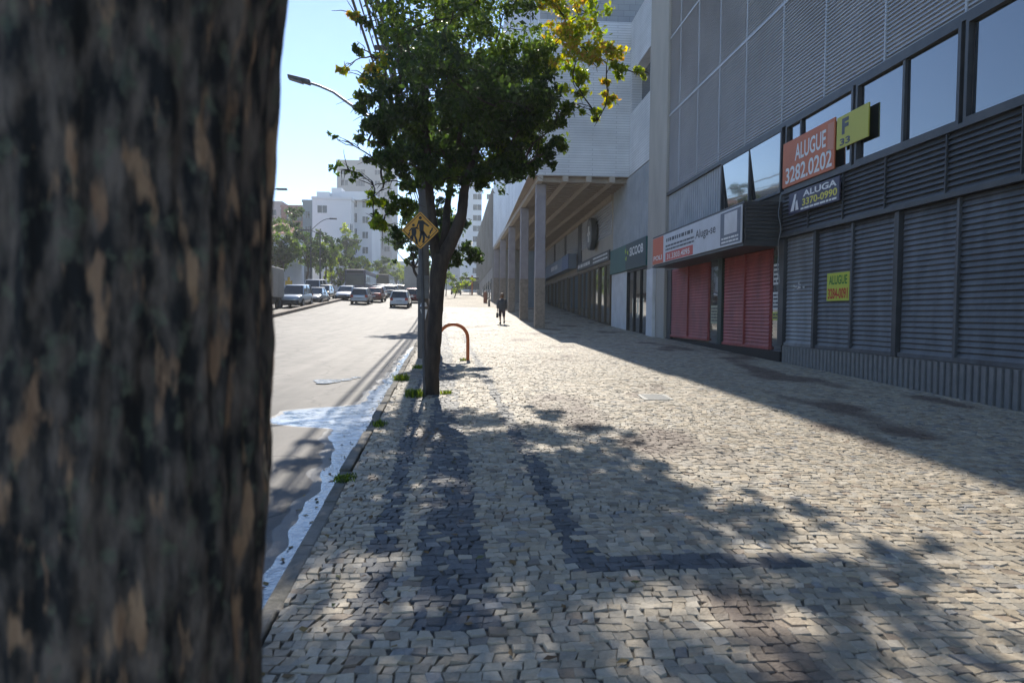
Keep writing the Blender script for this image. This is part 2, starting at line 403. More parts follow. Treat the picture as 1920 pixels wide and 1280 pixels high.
# gutter water: a thin sheet with an uneven outline
def water():
    M = bpy.data.materials.new('gutter_water'); M.use_nodes = True; n = M.node_tree; L = n.links
    b = n.nodes['Principled BSDF']; b.inputs['Base Color'].default_value = (.2, .24, .27, 1); b.inputs['Roughness'].default_value = .113
    b.inputs['IOR'].default_value = 1.5; b.inputs['Specular IOR Level'].default_value = 1.
    tc = n.nodes.new('ShaderNodeTexCoord')
    t = n.nodes.new('ShaderNodeTexNoise'); t.inputs['Scale'].default_value = 22; t.inputs['Detail'].default_value = 5; L.new(tc.outputs['Object'], t.inputs[0])
    u = n.nodes.new('ShaderNodeBump'); u.inputs['Strength'].default_value = .5; u.inputs['Distance'].default_value = .012
    L.new(t.outputs[0], u.inputs['Height']); L.new(u.outputs[0], b.inputs['Normal'])
    # white blotches over the blue-grey base, nearly absent on the near stretch
    t2 = n.nodes.new('ShaderNodeTexNoise'); t2.inputs['Scale'].default_value = 5; t2.inputs['Detail'].default_value = 8; t2.inputs['Roughness'].default_value = .7; L.new(tc.outputs['Object'], t2.inputs[0])
    r = n.nodes.new('ShaderNodeMapRange'); r.inputs[1].default_value = .38; r.inputs[2].default_value = .54; L.new(t2.outputs[0], r.inputs[0])
    sp = n.nodes.new('ShaderNodeSeparateXYZ'); L.new(tc.outputs['Object'], sp.inputs[0])
    ra = n.nodes.new('ShaderNodeMapRange'); ra.inputs[1].default_value = 7.6; ra.inputs[2].default_value = 9.4; ra.inputs[3].default_value = .08; ra.inputs[4].default_value = 1; L.new(sp.outputs[1], ra.inputs[0])
    mu = n.nodes.new('ShaderNodeMath'); mu.operation = 'MULTIPLY'; L.new(r.outputs[0], mu.inputs[0]); L.new(ra.outputs[0], mu.inputs[1])
    x = n.nodes.new('ShaderNodeMix'); x.data_type = 'RGBA'; x.inputs[6].default_value = (.09, .13, .16, 1); x.inputs[7].default_value = (.75, .78, .8, 1)
    L.new(mu.outputs[0], x.inputs[0]); L.new(x.outputs[2], b.inputs['Base Color'])
    W = MB(); k = 0
    prof = [(2.6, .03, .22), (3.4, .0, .17), (4.2, .0, .19), (4.8, .02, .14), (5.2, 0, .2), (5.8, .0, .22), (6.5, 0, .2), (7.2, .0, .26), (7.9, 0, .34), (8.4, 0, .45), (8.8, 0, .5), (9.1, 0, .6), (9.25, 0, 1.1), (9.5, 0, 1.42), (10.0, 0, 1.52), (10.5, 0, 1.48), (10.8, 0, 1.2), (10.95, 0, .8), (11.15, 0, .45), (11.6, 0, .36), (12.2, 0, .4), (13, 0, .34), (14, 0, .3), (15, 0, .26), (16.5, 0, .2), (18.5, 0, .24), (21, 0, .16), (24, 0, .05)]
    ys = [p[0] for p in prof]
    rows = []
    Y = 2.6
    while Y <= 24:
        a = np.interp(Y, ys, [p[1] for p in prof]); bb = np.interp(Y, ys, [p[2] for p in prof])
        bb += .1*noise.noise(Vector((Y*1.7, 0, 0))) * (1+bb) + .03*noise.noise(Vector((Y*4, 1, 0)))
        bb = max(bb, a+.02)
        rows.append((Y, a, bb)); Y += .04
    V = []; F = []
    for Y, a, bb in rows:
        for q in range(9):
            u = KERB - .004 - a - (bb-a)*q/8; X = xu(u, Y)
            V.append((X, Y, zr(X, Y) + .006 + .004*noise.noise(Vector((X*9, Y*9, 0))) - (.008 if q == 8 else 0)))
    for j in range(len(rows)-1):
        for i in range(8):
            a = j*9+i; F.append((a, a+9, a+10, a+1))
    me = bpy.data.meshes.new('water'); me.from_pydata(V, [], F); me.update(); me.materials.append(M); me.polygons.foreach_set('use_smooth', [True]*len(F))
    struct(link('water', me))
    # the damp margin of the stream
    V = []; F = []
    for j, (Y, a, bb) in enumerate(rows):
        e = bb + .1 + .12*noise.noise(Vector((Y*1.1, 7, 0)))**2 + .07*noise.noise(Vector((Y*2.7, 2, 5)))
        for q in range(5):
            X = xu(KERB-.004-e*q/4, Y); V.append((X, Y, zr(X, Y)+.003-(.004 if q == 4 else 0)))
    for j in range(len(rows)-1):
        for i in range(4): k = j*5+i; F.append((k, k+5, k+6, k+1))
    me = bpy.data.meshes.new('damp_asphalt'); me.from_pydata(V, [], F); me.update(); me.polygons.foreach_set('use_smooth', [True]*len(F))
    me.materials.append(mat('damp_asphalt', (.045, .043, .04), .5, c2=(.075, .07, .063), ns=9, bump=.3, bs=90)); struct(link('damp_road_edge', me))
    # splashes left on the asphalt
    for (px, py, r) in ((616, 714, .28), (650, 712, .12), (668, 708, .1)):
        p = ground(px, py); b2 = MB(); n2 = 22
        ring = [Vector((p.x+math.cos(t)*r*(1+.45*noise.noise(Vector((px, t*1.2, 0)))), p.y+math.sin(t)*r*2.2*(1+.45*noise.noise(Vector((px, t*1.2, 4)))), p.z+.006)) for t in np.linspace(0, 2*math.pi, n2, endpoint=False)]
        b2.face(ring); o = b2.build('puddle', M); struct(o)
water()

# ------------------------------------------------------------------ the louvred building on the right
XF = 8.2
def corr_h(mb, X, y0, y1, z0, z1, pitch, dep, cover=.72):     # horizontal slats proud of the plane X, facing -X
    z = z0
    while z < z1 - .01:
        t = min(z+pitch*cover, z1)
        mb.hexa([(X-dep, y0, z), (X, y0, z), (X, y1, z), (X-dep, y1, z), (X-dep*.35, y0, t), (X, y0, t), (X, y1, t), (X-dep*.35, y1, t)])
        z += pitch
def corr_v(mb, X, y0, y1, z0, z1, pitch, dep):                # vertical ribs
    y = y0
    while y < y1 - .01:
        t = min(y+pitch*.6, y1)
        mb.hexa([(X-dep, y+.01, z0), (X, y, z0), (X, t, z0), (X-dep, t-.01, z0), (X-dep, y+.01, z1), (X, y, z1), (X, t, z1), (X-dep, t-.01, z1)])
        y += pitch
def frame(mb, X, y0, y1, z0, z1, t, d):                       # a frame in a plane of constant X
    mb.box(X-d, X, y0, y1, z1-t, z1); mb.box(X-d, X, y0, y1, z0, z0+t)
    mb.box(X-d, X, y0, y0+t, z0+t, z1-t); mb.box(X-d, X, y1-t, y1, z0+t, z1-t)

G = thing('commercial_building', 'grey louvre-clad commercial building with red and grey roller shutters at street level', 'building', (XF, 17.3, zg(17.3)), world=True)
MB().box(XF+.12, 22, -9, 30.25, -1, 17.2).build('wall', M_conc, G)
b = MB(); corr_h(b, XF, -9, 27.55, 6.6, 17.2, .085, .05, .62)
b.box(XF, XF+.12, -9, 27.55, 6.58, 17.2)
for y in (8.7, 10.9, 13.1, 15.37, 17.49, 19.86, 22.0, 24.1, 26.2): b.box(XF-.058, XF, y-.02, y+.02, 6.6, 17.2)
for z in (9.68, 12.75, 15.8): b.box(XF-.062, XF, -9, 27.55, z-.035, z+.035)
b.build('louvre_cladding', M_louvre, G)
MB().box(XF-.11, XF+.12, -9, 27.55, 6.46, 6.58).build('cladding_sill', M_dark, G)
MB().box(XF-.14, XF+.12, 27.56, 30.24, -.5, 17.2).build('concrete_pier', M_beige, G, bevel=.02)
# strip windows
for y0, y1, mull in ((17.32, 21.55, (19.4,)), (14.05, 17.1, (16.35,)), (10.9, 13.95, (12.4,)), (7.6, 10.8, (9.2,)), (4.2, 7.5, (5.8,))):
    b = MB(); frame(b, XF-.02, y0, y1, 4.8, 6.46, .07, .1)
    for y in mull: b.box(XF-.1, XF-.02, y-.035, y+.035, 4.87, 6.39)
    f = b.build('window', M_dark, G)
    ys = [y0+.07] + list(mull) + [y1-.07]
    for a, c in zip(ys[:-1], ys[1:]):
        tl = rnd.uniform(-.006, .006); tv = -.055 if y0 > 17.2 else rnd.uniform(-.012, .004); g = MB(); x = XF-.035
        g.hexa([(x-tl-tv, a+.03, 4.88), (x+.08, a+.03, 4.88), (x+.08, c-.03, 4.88), (x+tl-tv, c-.03, 4.88), (x-tl+tv, a+.03, 6.38), (x+.08, a+.03, 6.38), (x+.08, c-.03, 6.38), (x+tl+tv, c-.03, 6.38)])
        g.build('pane', M_glass, f)
b = MB(); b.box(XF, XF+.1, 17.1, 17.32, 4.8, 6.46); b.build('window_pier', M_dark, G)
# grey metal wall left of the windows
b = MB(); corr_v(b, XF, 21.6, 27.5, 4.57, 6.45, .22, .03); b.box(XF, XF+.11, 21.56, 27.54, 4.57, 6.46)
b.build('metal_wall', mat('grey_metal_wall', (.42, .44, .46), .5, c2=(.33, .35, .37), ns=1.2), G)
# dark slatted spandrel
b = MB(); corr_h(b, XF-.02, -9, 17.28, 3.72, 4.72, .1, .06); b.box(XF-.02, XF+.11, -9, 17.28, 3.64, 4.79)
b.box(XF-.12, XF-.02, -9, 17.28, 3.62, 3.71); b.box(XF-.12, XF-.02, -9, 17.28, 4.72, 4.8)
for y in (15.9, 14.4, 12.9, 11.2, 9.6): b.box(XF-.1, XF-.02, y-.012, y+.012, 3.71, 4.72)
b.build('spandrel', M_dark, G)
# marquee box over the red shutters
b = MB(); b.box(7.24, XF+.1, 17.52, 26.18, 3.5, 4.55); b.box(7.2, XF+.1, 17.48, 26.22, 4.55, 4.6); b.box(7.2, XF+.1, 17.48, 26.22, 3.44, 3.5)
z = 3.6
while z < 4.5: b.box(7.26, XF+.1, 17.485, 17.52, z, z+.055); z += .1
b.build('marquee', M_dark, G)
def shutter(y0, y1, z0, z1, M, mid=True, name='roller_shutter', pitch=.1):
    b = MB(); corr_h(b, XF+.03, y0+.05, y1-.05, z0+.08, z1, pitch, .045, .7); b.box(XF+.03, XF+.1, y0, y1, z0, z1)
    s = b.build(name, M, G)
    MB().box(XF-.03, XF+.03, y0, y1, z0, z0+.08).build('bottom_bar', M, s).location = (0, 0, 0)
    if mid: MB().box(XF-.05, XF+.03, (y0+y1)/2-.03, (y0+y1)/2+.03, z0+.08, z1).build('guide_post', M, s).location = (0, 0, 0)
    return s
shutter(22.75, 27.0, .75, 3.43, M_red)['label'] = 'farther red roller shutter'
shutter(18.0, 21.4, .7, 3.43, M_red)['label'] = 'nearer red roller shutter'
shutter(15.66, 17.12, .86, 3.6, M_shutter, False)['label'] = 'grey roller shutter'
b = MB(); r9 = random.Random(2)
for k in range(9): y = 16.1+r9.uniform(0, .55); z = 2.33+r9.gauss(0, .05); b.box(XF-.024, XF-.012, y, y+r9.uniform(.03, .14), z, z+r9.uniform(.015, .05))
struct(b.build('tape_remnants', M_white, G), 'stuff')
for y0, y1 in ((12.6, 15.54), (9.4, 12.45), (6.2, 9.3), (3, 6.1)): shutter(y0, y1, .86, 3.6, M_shutdk, True)
b = MB(); corr_v(b, XF-.0, -9, 17.2, -.2, .84, .16, .04); b.box(XF, XF+.1, -9, 17.2, -.3, .85); b.build('corrugated_plinth', M_gal, G)
for y0, y1 in ((17.12, 17.42), (15.54, 15.66), (12.45, 12.6), (9.3, 9.4)): MB().box(XF-.07, XF+.1, y0+.01, y1-.01, .86, 3.61).build('door_post', M_dark, G)
b = MB(); b.box(XF-.06, XF+.1, 17.25, 27.55, -.4, .69); b.build('plinth', M_black, G)
MB().box(XF-.06, XF+.1, 21.42, 21.75, .69, 3.44).build('door_post', mat('dark_green_post', (.03, .05, .045), .5), G)
MB().box(XF+.05, XF+.1, 21.76, 22.74, .69, 3.44).build('side_light', M_shopglass, G)
MB().box(XF+.05, XF+.1, 17.43, 17.98, .69, 3.44).build('side_light', M_shopglass, G)
MB().box(XF-.02, XF+.1, 27.01, 27.54, -.3, 3.44).build('door_post', M_dark, G)
MB().box(XF-.3, XF-.145, 28.75, 29.72, -.3, 3.6).build('jamb', M_white, G, bevel=.01)

# boards and notices on that building -- each a thing of its own
XL = (0, -1, 0); YL = (0, 0, 1)         # lettering axes on a wall facing -X
def board(name, label, cat, X, y0, y1, z0, z1, M, th=.03, group=None):
    t = thing(name, label, cat, (X, (y0+y1)/2, z0), group=group, world=True)
    MB().box(X-th, X, y0, y1, z0, z1).build('panel', M, t)
    return t
def strip(t, name, X, y0, y1, z0, z1, M, d=.004): return MB().box(X-d, X, y0, y1, z0, z1).build(name, M, t)
def tiny(t, X, y0, y1, z0, z1, rows, M, seed=0, name='small_print'):
    """lines too small to read: rows of word-length dashes"""
    r = random.Random(seed); b = MB(); hh = (z1-z0)/rows
    for k in range(rows):
        y = y1; z = z1 - hh*(k+.75)
        while y > y0 + .03:
            L = min(r.uniform(.08, .3)*(1+hh), y-y0); b.box(X-.003, X, y-L, y, z, z+hh*.5); y -= L + hh*.35
    return struct(b.build(name, M, t), 'stuff')
X1 = XF-.13
M_orange = mat('orange_banner', (.62, .17, .06), .55, c2=(.52, .14, .055), ns=2)
t = board('rental_banner', 'orange rental banner with white lettering ALUGUE hung across the strip window', 'banner', X1, 14.66, 17.12, 4.86, 5.98, M_orange)
text('lettering', 'ALUGUE', (X1-.03, 15.75, 5.62), XL, YL, M_ltext, t, 1.45, .4, .02)
text('lettering', '3282.0202', (X1-.03, 15.85, 5.13), XL, YL, M_ltext, t, 2.2, .4, .02)
strip(t, 'pale_patch', X1-.03, 14.7, 14.95, 5.3, 5.9, mat('pale_orange', (.6, .26, .17), .6))
M_bluebd = mat('navy_banner', (.05, .05, .09), .5)
t = board('rental_banner', 'dark purple rental banner with yellow phone number 3370-0990 below the orange banner', 'banner', XF-.14, 14.4, 16.72, 4.13, 4.66, M_bluebd)
text('lettering', 'ALUGA', (XF-.17, 15.25, 4.54), XL, YL, M_ltext, t, 1.5, .15, .03)
text('lettering', '3370-0990', (XF-.17, 15.25, 4.34), XL, YL, M_ytext, t, 1.55, .17, .025)
tiny(t, XF-.17, 14.5, 16.1, 4.15, 4.24, 1, M_ltext, 3)
b = MB()
for pts in ([(16.62, 4.2), (16.45, 4.2), (16.33, 4.6), (16.42, 4.6)], [(16.36, 4.2), (16.2, 4.2), (16.28, 4.45), (16.36, 4.4)]):
    b.face([(XF-.174, y, z) for y, z in pts])
b.build('emblem', M_ltext, t)
M_yel = mat('yellow_board', (.52, .5, .07), .55)
t = board('estate_sign', 'yellow estate sign with dark letter at the right of the orange banner', 'sign', X1, 13.4, 14.58, 5.24, 5.92, M_yel)
text('lettering', 'F', (X1-.03, 14.24, 5.68), XL, YL, M_ktext, t, .26, .34, .05)
text('lettering', '33', (X1-.03, 14.24, 5.36), XL, YL, M_ktext, t, .4, .15, .03)
# marquee board
t = board('shop_signboard', 'long white letting board with orange end panel reading Aluga-se on the marquee', 'signboard', 7.2, 17.56, 26.12, 3.53, 4.53, mat('white_board', (.62, .64, .68), .5, c2=(.55, .57, .6), ns=2), .03)
X2 = 7.17
strip(t, 'orange_panel', X2, 24.7, 26.1, 3.54, 4.52, mat('orange_red_board', (.6, .13, .06), .5))
text('lettering', 'POLI', (X2-.004, 25.4, 3.76), XL, YL, M_ltext, t, 1.1, .18, .02)
strip(t, 'red_panel', X2, 21.4, 24.4, 3.55, 3.86, mat('red_board', (.55, .09, .07), .5))
text('lettering', '31.3303.4095', (X2-.004, 22.95, 3.7), XL, YL, M_ltext, t, 2.5, .19, .015)
tiny(t, X2, 21.45, 24.35, 4.18, 4.42, 1, M_ktext, 31)
tiny(t, X2, 21.3, 24.4, 3.9, 4.15, 2, M_ktext, 5)
text('lettering', 'Aluga-se', (X2, 20.3, 4.1), XL, YL, M_ktext, t, 1.75, .34, .012)
strip(t, 'grey_panel', X2, 17.62, 19.05, 3.58, 4.48, mat('slate_board', (.13, .15, .19), .5))
strip(t, 'pale_square', X2-.004, 17.85, 18.75, 3.85, 4.43, M_white)
tiny(t, X2-.004, 17.75, 18.95, 3.6, 3.8, 2, M_ltext, 8)
# yellow sheet on the shutter
t = board('rental_notice', 'yellow rental notice with green and red lettering stuck on the dark grey shutter', 'notice', XF-.03, 14.13, 15.04, 1.96, 2.58, mat('yellow_sheet', (.5, .55, .06), .6), .008)
text('lettering', 'ALUGUE', (XF-.038, 14.58, 2.42), XL, YL, mat('green_ink', (.04, .2, .03), .6), t, .74, .2, .02)
text('lettering', '3284-0091', (XF-.038, 14.58, 2.12), XL, YL, mat('red_ink', (.5, .06, .02), .6), t, .8, .24, .03)
for z0, z1, M, sd, lab in ((2.45, 3.0, M_white, 11, 'white printed notice high on the glass beside the nearer red shutter'), (1.78, 2.25, M_white, 12, 'white printed notice low on the glass beside the nearer red shutter'), (1.5, 1.72, mat('lime_sheet', (.5, .52, .12), .6), 13, 'lime notice lowest on the glass beside the nearer red shutter')):
    t = board('paper_notice', lab, 'notice', XF+.04, 17.47, 17.93, z0, z1, M, .004)
    tiny(t, XF+.034, 17.5, 17.9, z0+.03, z1-.03, 4 if z1-z0 > .3 else 2, M_ktext, sd)
t = board('paper_notice', 'pale poster in the dark glass between the two red shutters', 'notice', XF+.04, 21.95, 22.6, 1.35, 1.95, mat('poster_paper', (.42, .42, .3), .6), .004)
tiny(t, XF+.034, 22.0, 22.55, 1.4, 1.9, 5, M_ktext, 14)
b = MB(); pts = [(XF-.12, 17.3, 4.75)]
for k in range(1, 24): pts.append((XF-.14+.02*math.sin(k*.9), 17.28+.05*math.sin(k*.5), 4.75-k*.1))
tag(b.tube(pts, .012, 5).build('loose_cable', M_gal), 'thin grey cable hanging loose between the marquee and the grey shutter', 'cable')

# ------------------------------------------------------------------ the gallery building on columns
def tile_mat(name, c, c2, bw=2.4, bh=.125):
    M = bpy.data.materials.new(name); M.use_nodes = True; n = M.node_tree; L = n.links
    b = n.nodes['Principled BSDF']; b.inputs['Roughness'].default_value = .45
    tc = n.nodes.new('ShaderNodeTexCoord'); sp = n.nodes.new('ShaderNodeSeparateXYZ'); L.new(tc.outputs['Object'], sp.inputs[0])
    ad = n.nodes.new('ShaderNodeMath'); L.new(sp.outputs[0], ad.inputs[0]); L.new(sp.outputs[1], ad.inputs[1])
    cb = n.nodes.new('ShaderNodeCombineXYZ'); L.new(ad.outputs[0], cb.inputs[0]); L.new(sp.outputs[2], cb.inputs[1])
    br = n.nodes.new('ShaderNodeTexBrick'); br.inputs['Scale'].default_value = 1; br.inputs['Brick Width'].default_value = bw; br.inputs['Row Height'].default_value = bh; br.inputs['Mortar Size'].default_value = .011
    br.inputs['Color1'].default_value = (*c, 1); br.inputs['Color2'].default_value = (*c2, 1); br.inputs['Mortar'].default_value = (*[x*.6 for x in c], 1)
    L.new(cb.outputs[0], br.inputs[0])
    t = n.nodes.new('ShaderNodeTexNoise'); t.inputs['Scale'].default_value = .5; t.inputs['Detail'].default_value = 5; L.new(tc.outputs['Object'], t.inputs[0])
    r = n.nodes.new('ShaderNodeMapRange'); r.inputs[1].default_value = .3; r.inputs[2].default_value = .7; r.inputs[3].default_value = .78; r.inputs[4].default_value = 1.05; L.new(t.outputs[0], r.inputs[0])
    x = n.nodes.new('ShaderNodeMix'); x.data_type = 'RGBA'; x.blend_type = 'MULTIPLY'; x.inputs[0].default_value = 1
    L.new(br.outputs[0], x.inputs[6]); L.new(r.outputs[0], x.inputs[7]); L.new(x.outputs[2], b.inputs['Base Color'])
    return M
M_tile = tile_mat('white_tiles', (.8, .81, .82), (.74, .75, .76))
M_tiledk = tile_mat('grey_tiles', (.34, .35, .36), (.3, .31, .32), .6, .3)
M_soff = mat('soffit_boards', (.34, .28, .23), .7, c2=(.26, .215, .175), ns=3)
M_beam = mat('soffit_beam', (.5, .44, .36), .7, c2=(.42, .36, .3), ns=2)
M_colup = mat('column_render', (.34, .31, .325), .8, c2=(.27, .245, .26), ns=2, bump=.1)
M_collo = mat('column_stone', (.3, .25, .2), .75, c2=(.19, .155, .125), ns=6, bump=.2)
def xf(Y): return 3.5 - .021*(Y-34.5)   # outer face of the overhang
Q = thing('gallery_building', 'white tiled building overhanging a column gallery with shops beneath', 'building', (8.2, 34.5, zg(34.5)), world=True)
b = MB(); b.hexa([(xf(34.5), 34.5, 8.6), (20, 34.5, 8.6), (20, 72, 8.6), (xf(72), 72, 8.6), (xf(34.5), 34.5, 16.3), (20, 34.5, 16.3), (20, 72, 16.3), (xf(72), 72, 16.3)])
b.build('upper_block', M_tile, Q)
b = MB(); x0 = XF-.02
b.box(x0, XF+1, 30.26, 34.49, 8.62, 11.7); b.box(x0, XF+1, 30.26, 34.49, 13.7, 16.28); b.box(x0, XF+1, 30.26, 30.7, 11.7, 13.7); b.box(x0, XF+1, 34.2, 34.49, 11.7, 13.7)
b.build('side_wall', M_tile, Q)
MB().box(XF+.5, XF+.6, 30.7, 34.2, 11.7, 13.7).build('window', M_farglass, Q)
b = MB(); b.hexa([(xf(35)+.12, 35, 16.3), (20, 35, 16.3), (20, 71, 16.3), (xf(71)+.12, 71, 16.3), (xf(35)+.12, 35, 27), (20, 35, 27), (20, 71, 27), (xf(71)+.12, 71, 27)]); b.build('upper_storeys', M_tiledk, Q)
b = MB(); Y = 34.9
while Y < 71.8: b.box(xf(Y)+.35, XF-.02, Y, Y+.16, 8.34, 8.575); Y += .6
b.build('soffit_battens', mat('soffit_batten', (.42, .36, .3), .7, c2=(.34, .29, .24), ns=2), Q)
b = MB(); b.box(xf(72)+.35, XF-.02, 34.6, 72, 8.57, 8.598); b.build('soffit', M_soff, Q)
b = MB()
for k, off in enumerate((.03, 1.3, 2.5, 3.7)):
    b.hexa([(xf(34.5)+off, 34.53, 8.31), (xf(34.5)+off+.28, 34.53, 8.31), (xf(72)+off+.28, 71.9, 8.31), (xf(72)+off, 71.9, 8.31), (xf(34.5)+off, 34.53, 8.62), (xf(34.5)+off+.28, 34.53, 8.62), (xf(72)+off+.28, 71.9, 8.62), (xf(72)+off, 71.9, 8.62)])
b.build('soffit_beams', M_beam, Q)
c0 = None
for k, Y in enumerate((35.3, 43.2, 52.4, 61.6, 70.8)):
    x = xf(Y)+.05; z = zg(Y)
    b = MB().box(x, x+.52, Y, Y+.6, z-.3, z+2.6); b2 = MB().box(x+.01, x+.51, Y+.01, Y+.59, z+2.6, 8.3)
    o = b2.build('column', M_colup, Q, bevel=.015); b.build('column_cladding', M_collo, o, bevel=.015).location = (0, 0, 0)
# back wall of the gallery
b = MB(); b.box(XF, XF+.8, 30.3, 72, -.5, 8.58); b.build('back_wall', M_beige, Q)
b = MB(); corr_v(b, XF-.02, 30.3, 38.1, 5.2, 8.5, .3, .03); b.box(XF-.02, XF, 30.3, 38.1, 5.18, 8.57); b.build('metal_wall', MATS['grey_metal_wall'], Q)
for y0, y1 in ((38.6, 48.5), (50.2, 56), (57.2, 63), (64.2, 70)):
    b = MB(); corr_h(b, XF-.02, y0, y1, 6.2, 8.0, .16, .07, .5); b.box(XF-.02, XF, y0, y1, 6.15, 8.05); b.build('louvre_grille', M_louvre, Q)
for y0, y1 in ((48.6, 50.1), (56.1, 57.1), (63.1, 64.1)): MB().box(XF-.06, XF, y0, y1, 5.2, 8.1).build('wall_pier', M_dark, Q)
MB().box(XF-.16, XF, 38.15, 72, 8.1, 8.5).build('wall_beam', M_beam, Q)
MB().box(XF-.08, XF, 34.32, 38.0, -.2, 3.83).build('white_wall', M_white, Q)
b = MB(); frame(b, XF-.03, 30.3, 34.25, .7, 3.82, .08, .08)
for y in (31.6, 32.9): b.box(XF-.1, XF-.03, y-.03, y+.03, .78, 3.74)
d = b.build('shop_door', M_black, Q); MB().box(XF-.03, XF-.02, 30.38, 34.17, .78, 3.74).build('pane', M_shopglass, d).location = (0, 0, 0)
for y in (31.72, 32.78): MB().box(XF-.16, XF-.13, y-.02, y+.02, 1.5, 2.4).build('handle', M_chrome, d).location = (0, 0, 0)
for y0, y1 in ((38.3, 41.6), (41.8, 45.2), (45.4, 49.0), (49.4, 54.5), (54.9, 60), (60.4, 65), (65.4, 71)):
    z0 = zg(y0)+.05
    b = MB(); frame(b, XF-.02, y0, y1, z0, 4.6, .1, .1); b.box(XF-.11, XF-.02, (y0+y1)/2-.05, (y0+y1)/2+.05, z0+.1, 4.5)
    f = b.build('shop_window', M_brownframe, Q); MB().box(XF-.03, XF-.02, y0+.1, y1-.1, z0+.1, 4.5).build('pane', M_shopglass, f).location = (0, 0, 0)
MB().box(5.2, 7.0, 60.8, 60.95, zg(60)-.2, 7.2).build('partition', mat('blue_grey_panel', (.2, .25, .3), .5, c2=(.16, .2, .24), ns=1), Q)

t = board('shop_sign', 'teal and dark green shop sign with white lettering over a glass door', 'shop sign', XF-.06, 30.35, 38.0, 3.85, 5.16, mat('teal_board', (.012, .13, .12), .45, c2=(.01, .1, .1), ns=1), .12)
strip(t, 'dark_panel', XF-.18, 30.36, 34.3, 3.86, 5.15, mat('deep_teal', (.01, .045, .06), .45))
text('lettering', 'SICOOB', (XF-.19, 32.1, 4.7), XL, YL, M_ltext, t, 2.6, .42, .03)
b = MB(); M_lime = mat('lime_paint', (.35, .5, .03), .5)
for a in range(3):
    an = a*2.09; b.face([(XF-.186, 34.1+.42*math.cos(an+q)*r, 4.66+.34*math.sin(an+q)*r) for q, r in ((0, .35), (.5, 1), (1.3, 1), (1.2, .45))])
b.build('emblem', M_lime, t)
t = board('shop_sign', 'blue grey box sign with short white lettering under the gallery', 'shop sign', XF-.12, 50.2, 71.2, 5.0, 6.08, mat('blue_grey_board', (.2, .24, .3), .5, c2=(.16, .2, .26), ns=.5), .6)
tiny(t, XF-.72, 56.5, 60.6, 5.2, 5.9, 1, M_ltext, 23)
MB().box(XF-.76, XF-.72, 50.2, 53.5, 5.0, 6.08).build('blue_end', mat('blue_board', (.08, .13, .25), .5), t)
t = board('shop_sign', 'dark strip sign with pale lettering beneath the round sign', 'shop sign', XF-.1, 38.4, 49.8, 4.72, 5.3, M_dark, .06)
tiny(t, XF-.16, 44.5, 49.2, 4.8, 5.25, 1, M_ltext, 22)
tiny(t, XF-.16, 38.9, 43.4, 4.8, 5.25, 2, M_ltext, 21)
t = thing('round_sign', 'round grey projecting sign with dark rim on the gallery wall', 'sign', (XF-.5, 43.2, 6.7), world=True)
MB().disc((XF-.32, 43.2, 6.72), (1, 0, 0), 1.02, .3, 32).build('rim', M_dark, t, smooth=True)
MB().disc((XF-.48, 43.2, 6.72), (1, 0, 0), .86, .03, 32).build('face', M_gal, t)
b = MB(); b.box(XF-.51, XF-.495, 43.0, 43.4, 6.2, 7.2); b.box(XF-.51, XF-.495, 42.75, 43.65, 6.62, 6.82); b.build('emblem', M_ltext, t)

# small building past the gallery
K = thing('corner_building', 'grey ribbed concrete building with orange painted patches past the gallery', 'building', (2.7, 74, zg(74)), world=True)
b = MB()
b.hexa([(2.7, 72.4, -1), (14, 72.4, -1), (14, 122, -1), (1.75, 122, -1), (2.7, 72.4, 14.7), (14, 72.4, 14.7), (14, 122, 14.7), (1.75, 122, 14.7)]); b.build('wall', M_conc, K)
b = MB()
Y = 73
while Y < 121: 
    x = 2.7-.0191*(Y-72.4); b.box(x-.14, x+.1, Y, Y+.25, 6.5, 14.9); Y += 1.6
b.build('fins', M_conc, K)
for Y, z0, z1 in ((76, 8.2, 10.4), (84, 7.5, 9.4), (95, 9.6, 11.5)):
    x = 2.7-.0191*(Y-72.4); MB().box(x-.06, x+.05, Y+.3, Y+4.2, z0, z1).build('orange_panel', mat('orange_render', (.5, .25, .12), .7, c2=(.42, .24, .14), ns=2), K)
for Y in (74, 79, 84, 89, 94): 
    x = 2.7-.0191*(Y-72.4); f = MB().box(x-.06, x+.05, Y, Y+4, zg(Y), 5.4).build('shop_front', M_black, K); MB().box(x-.065, x-.06, Y+.3, Y+3.7, zg(Y)+.3, 5).build('pane', M_shopglass, f).location = (0, 0, 0)

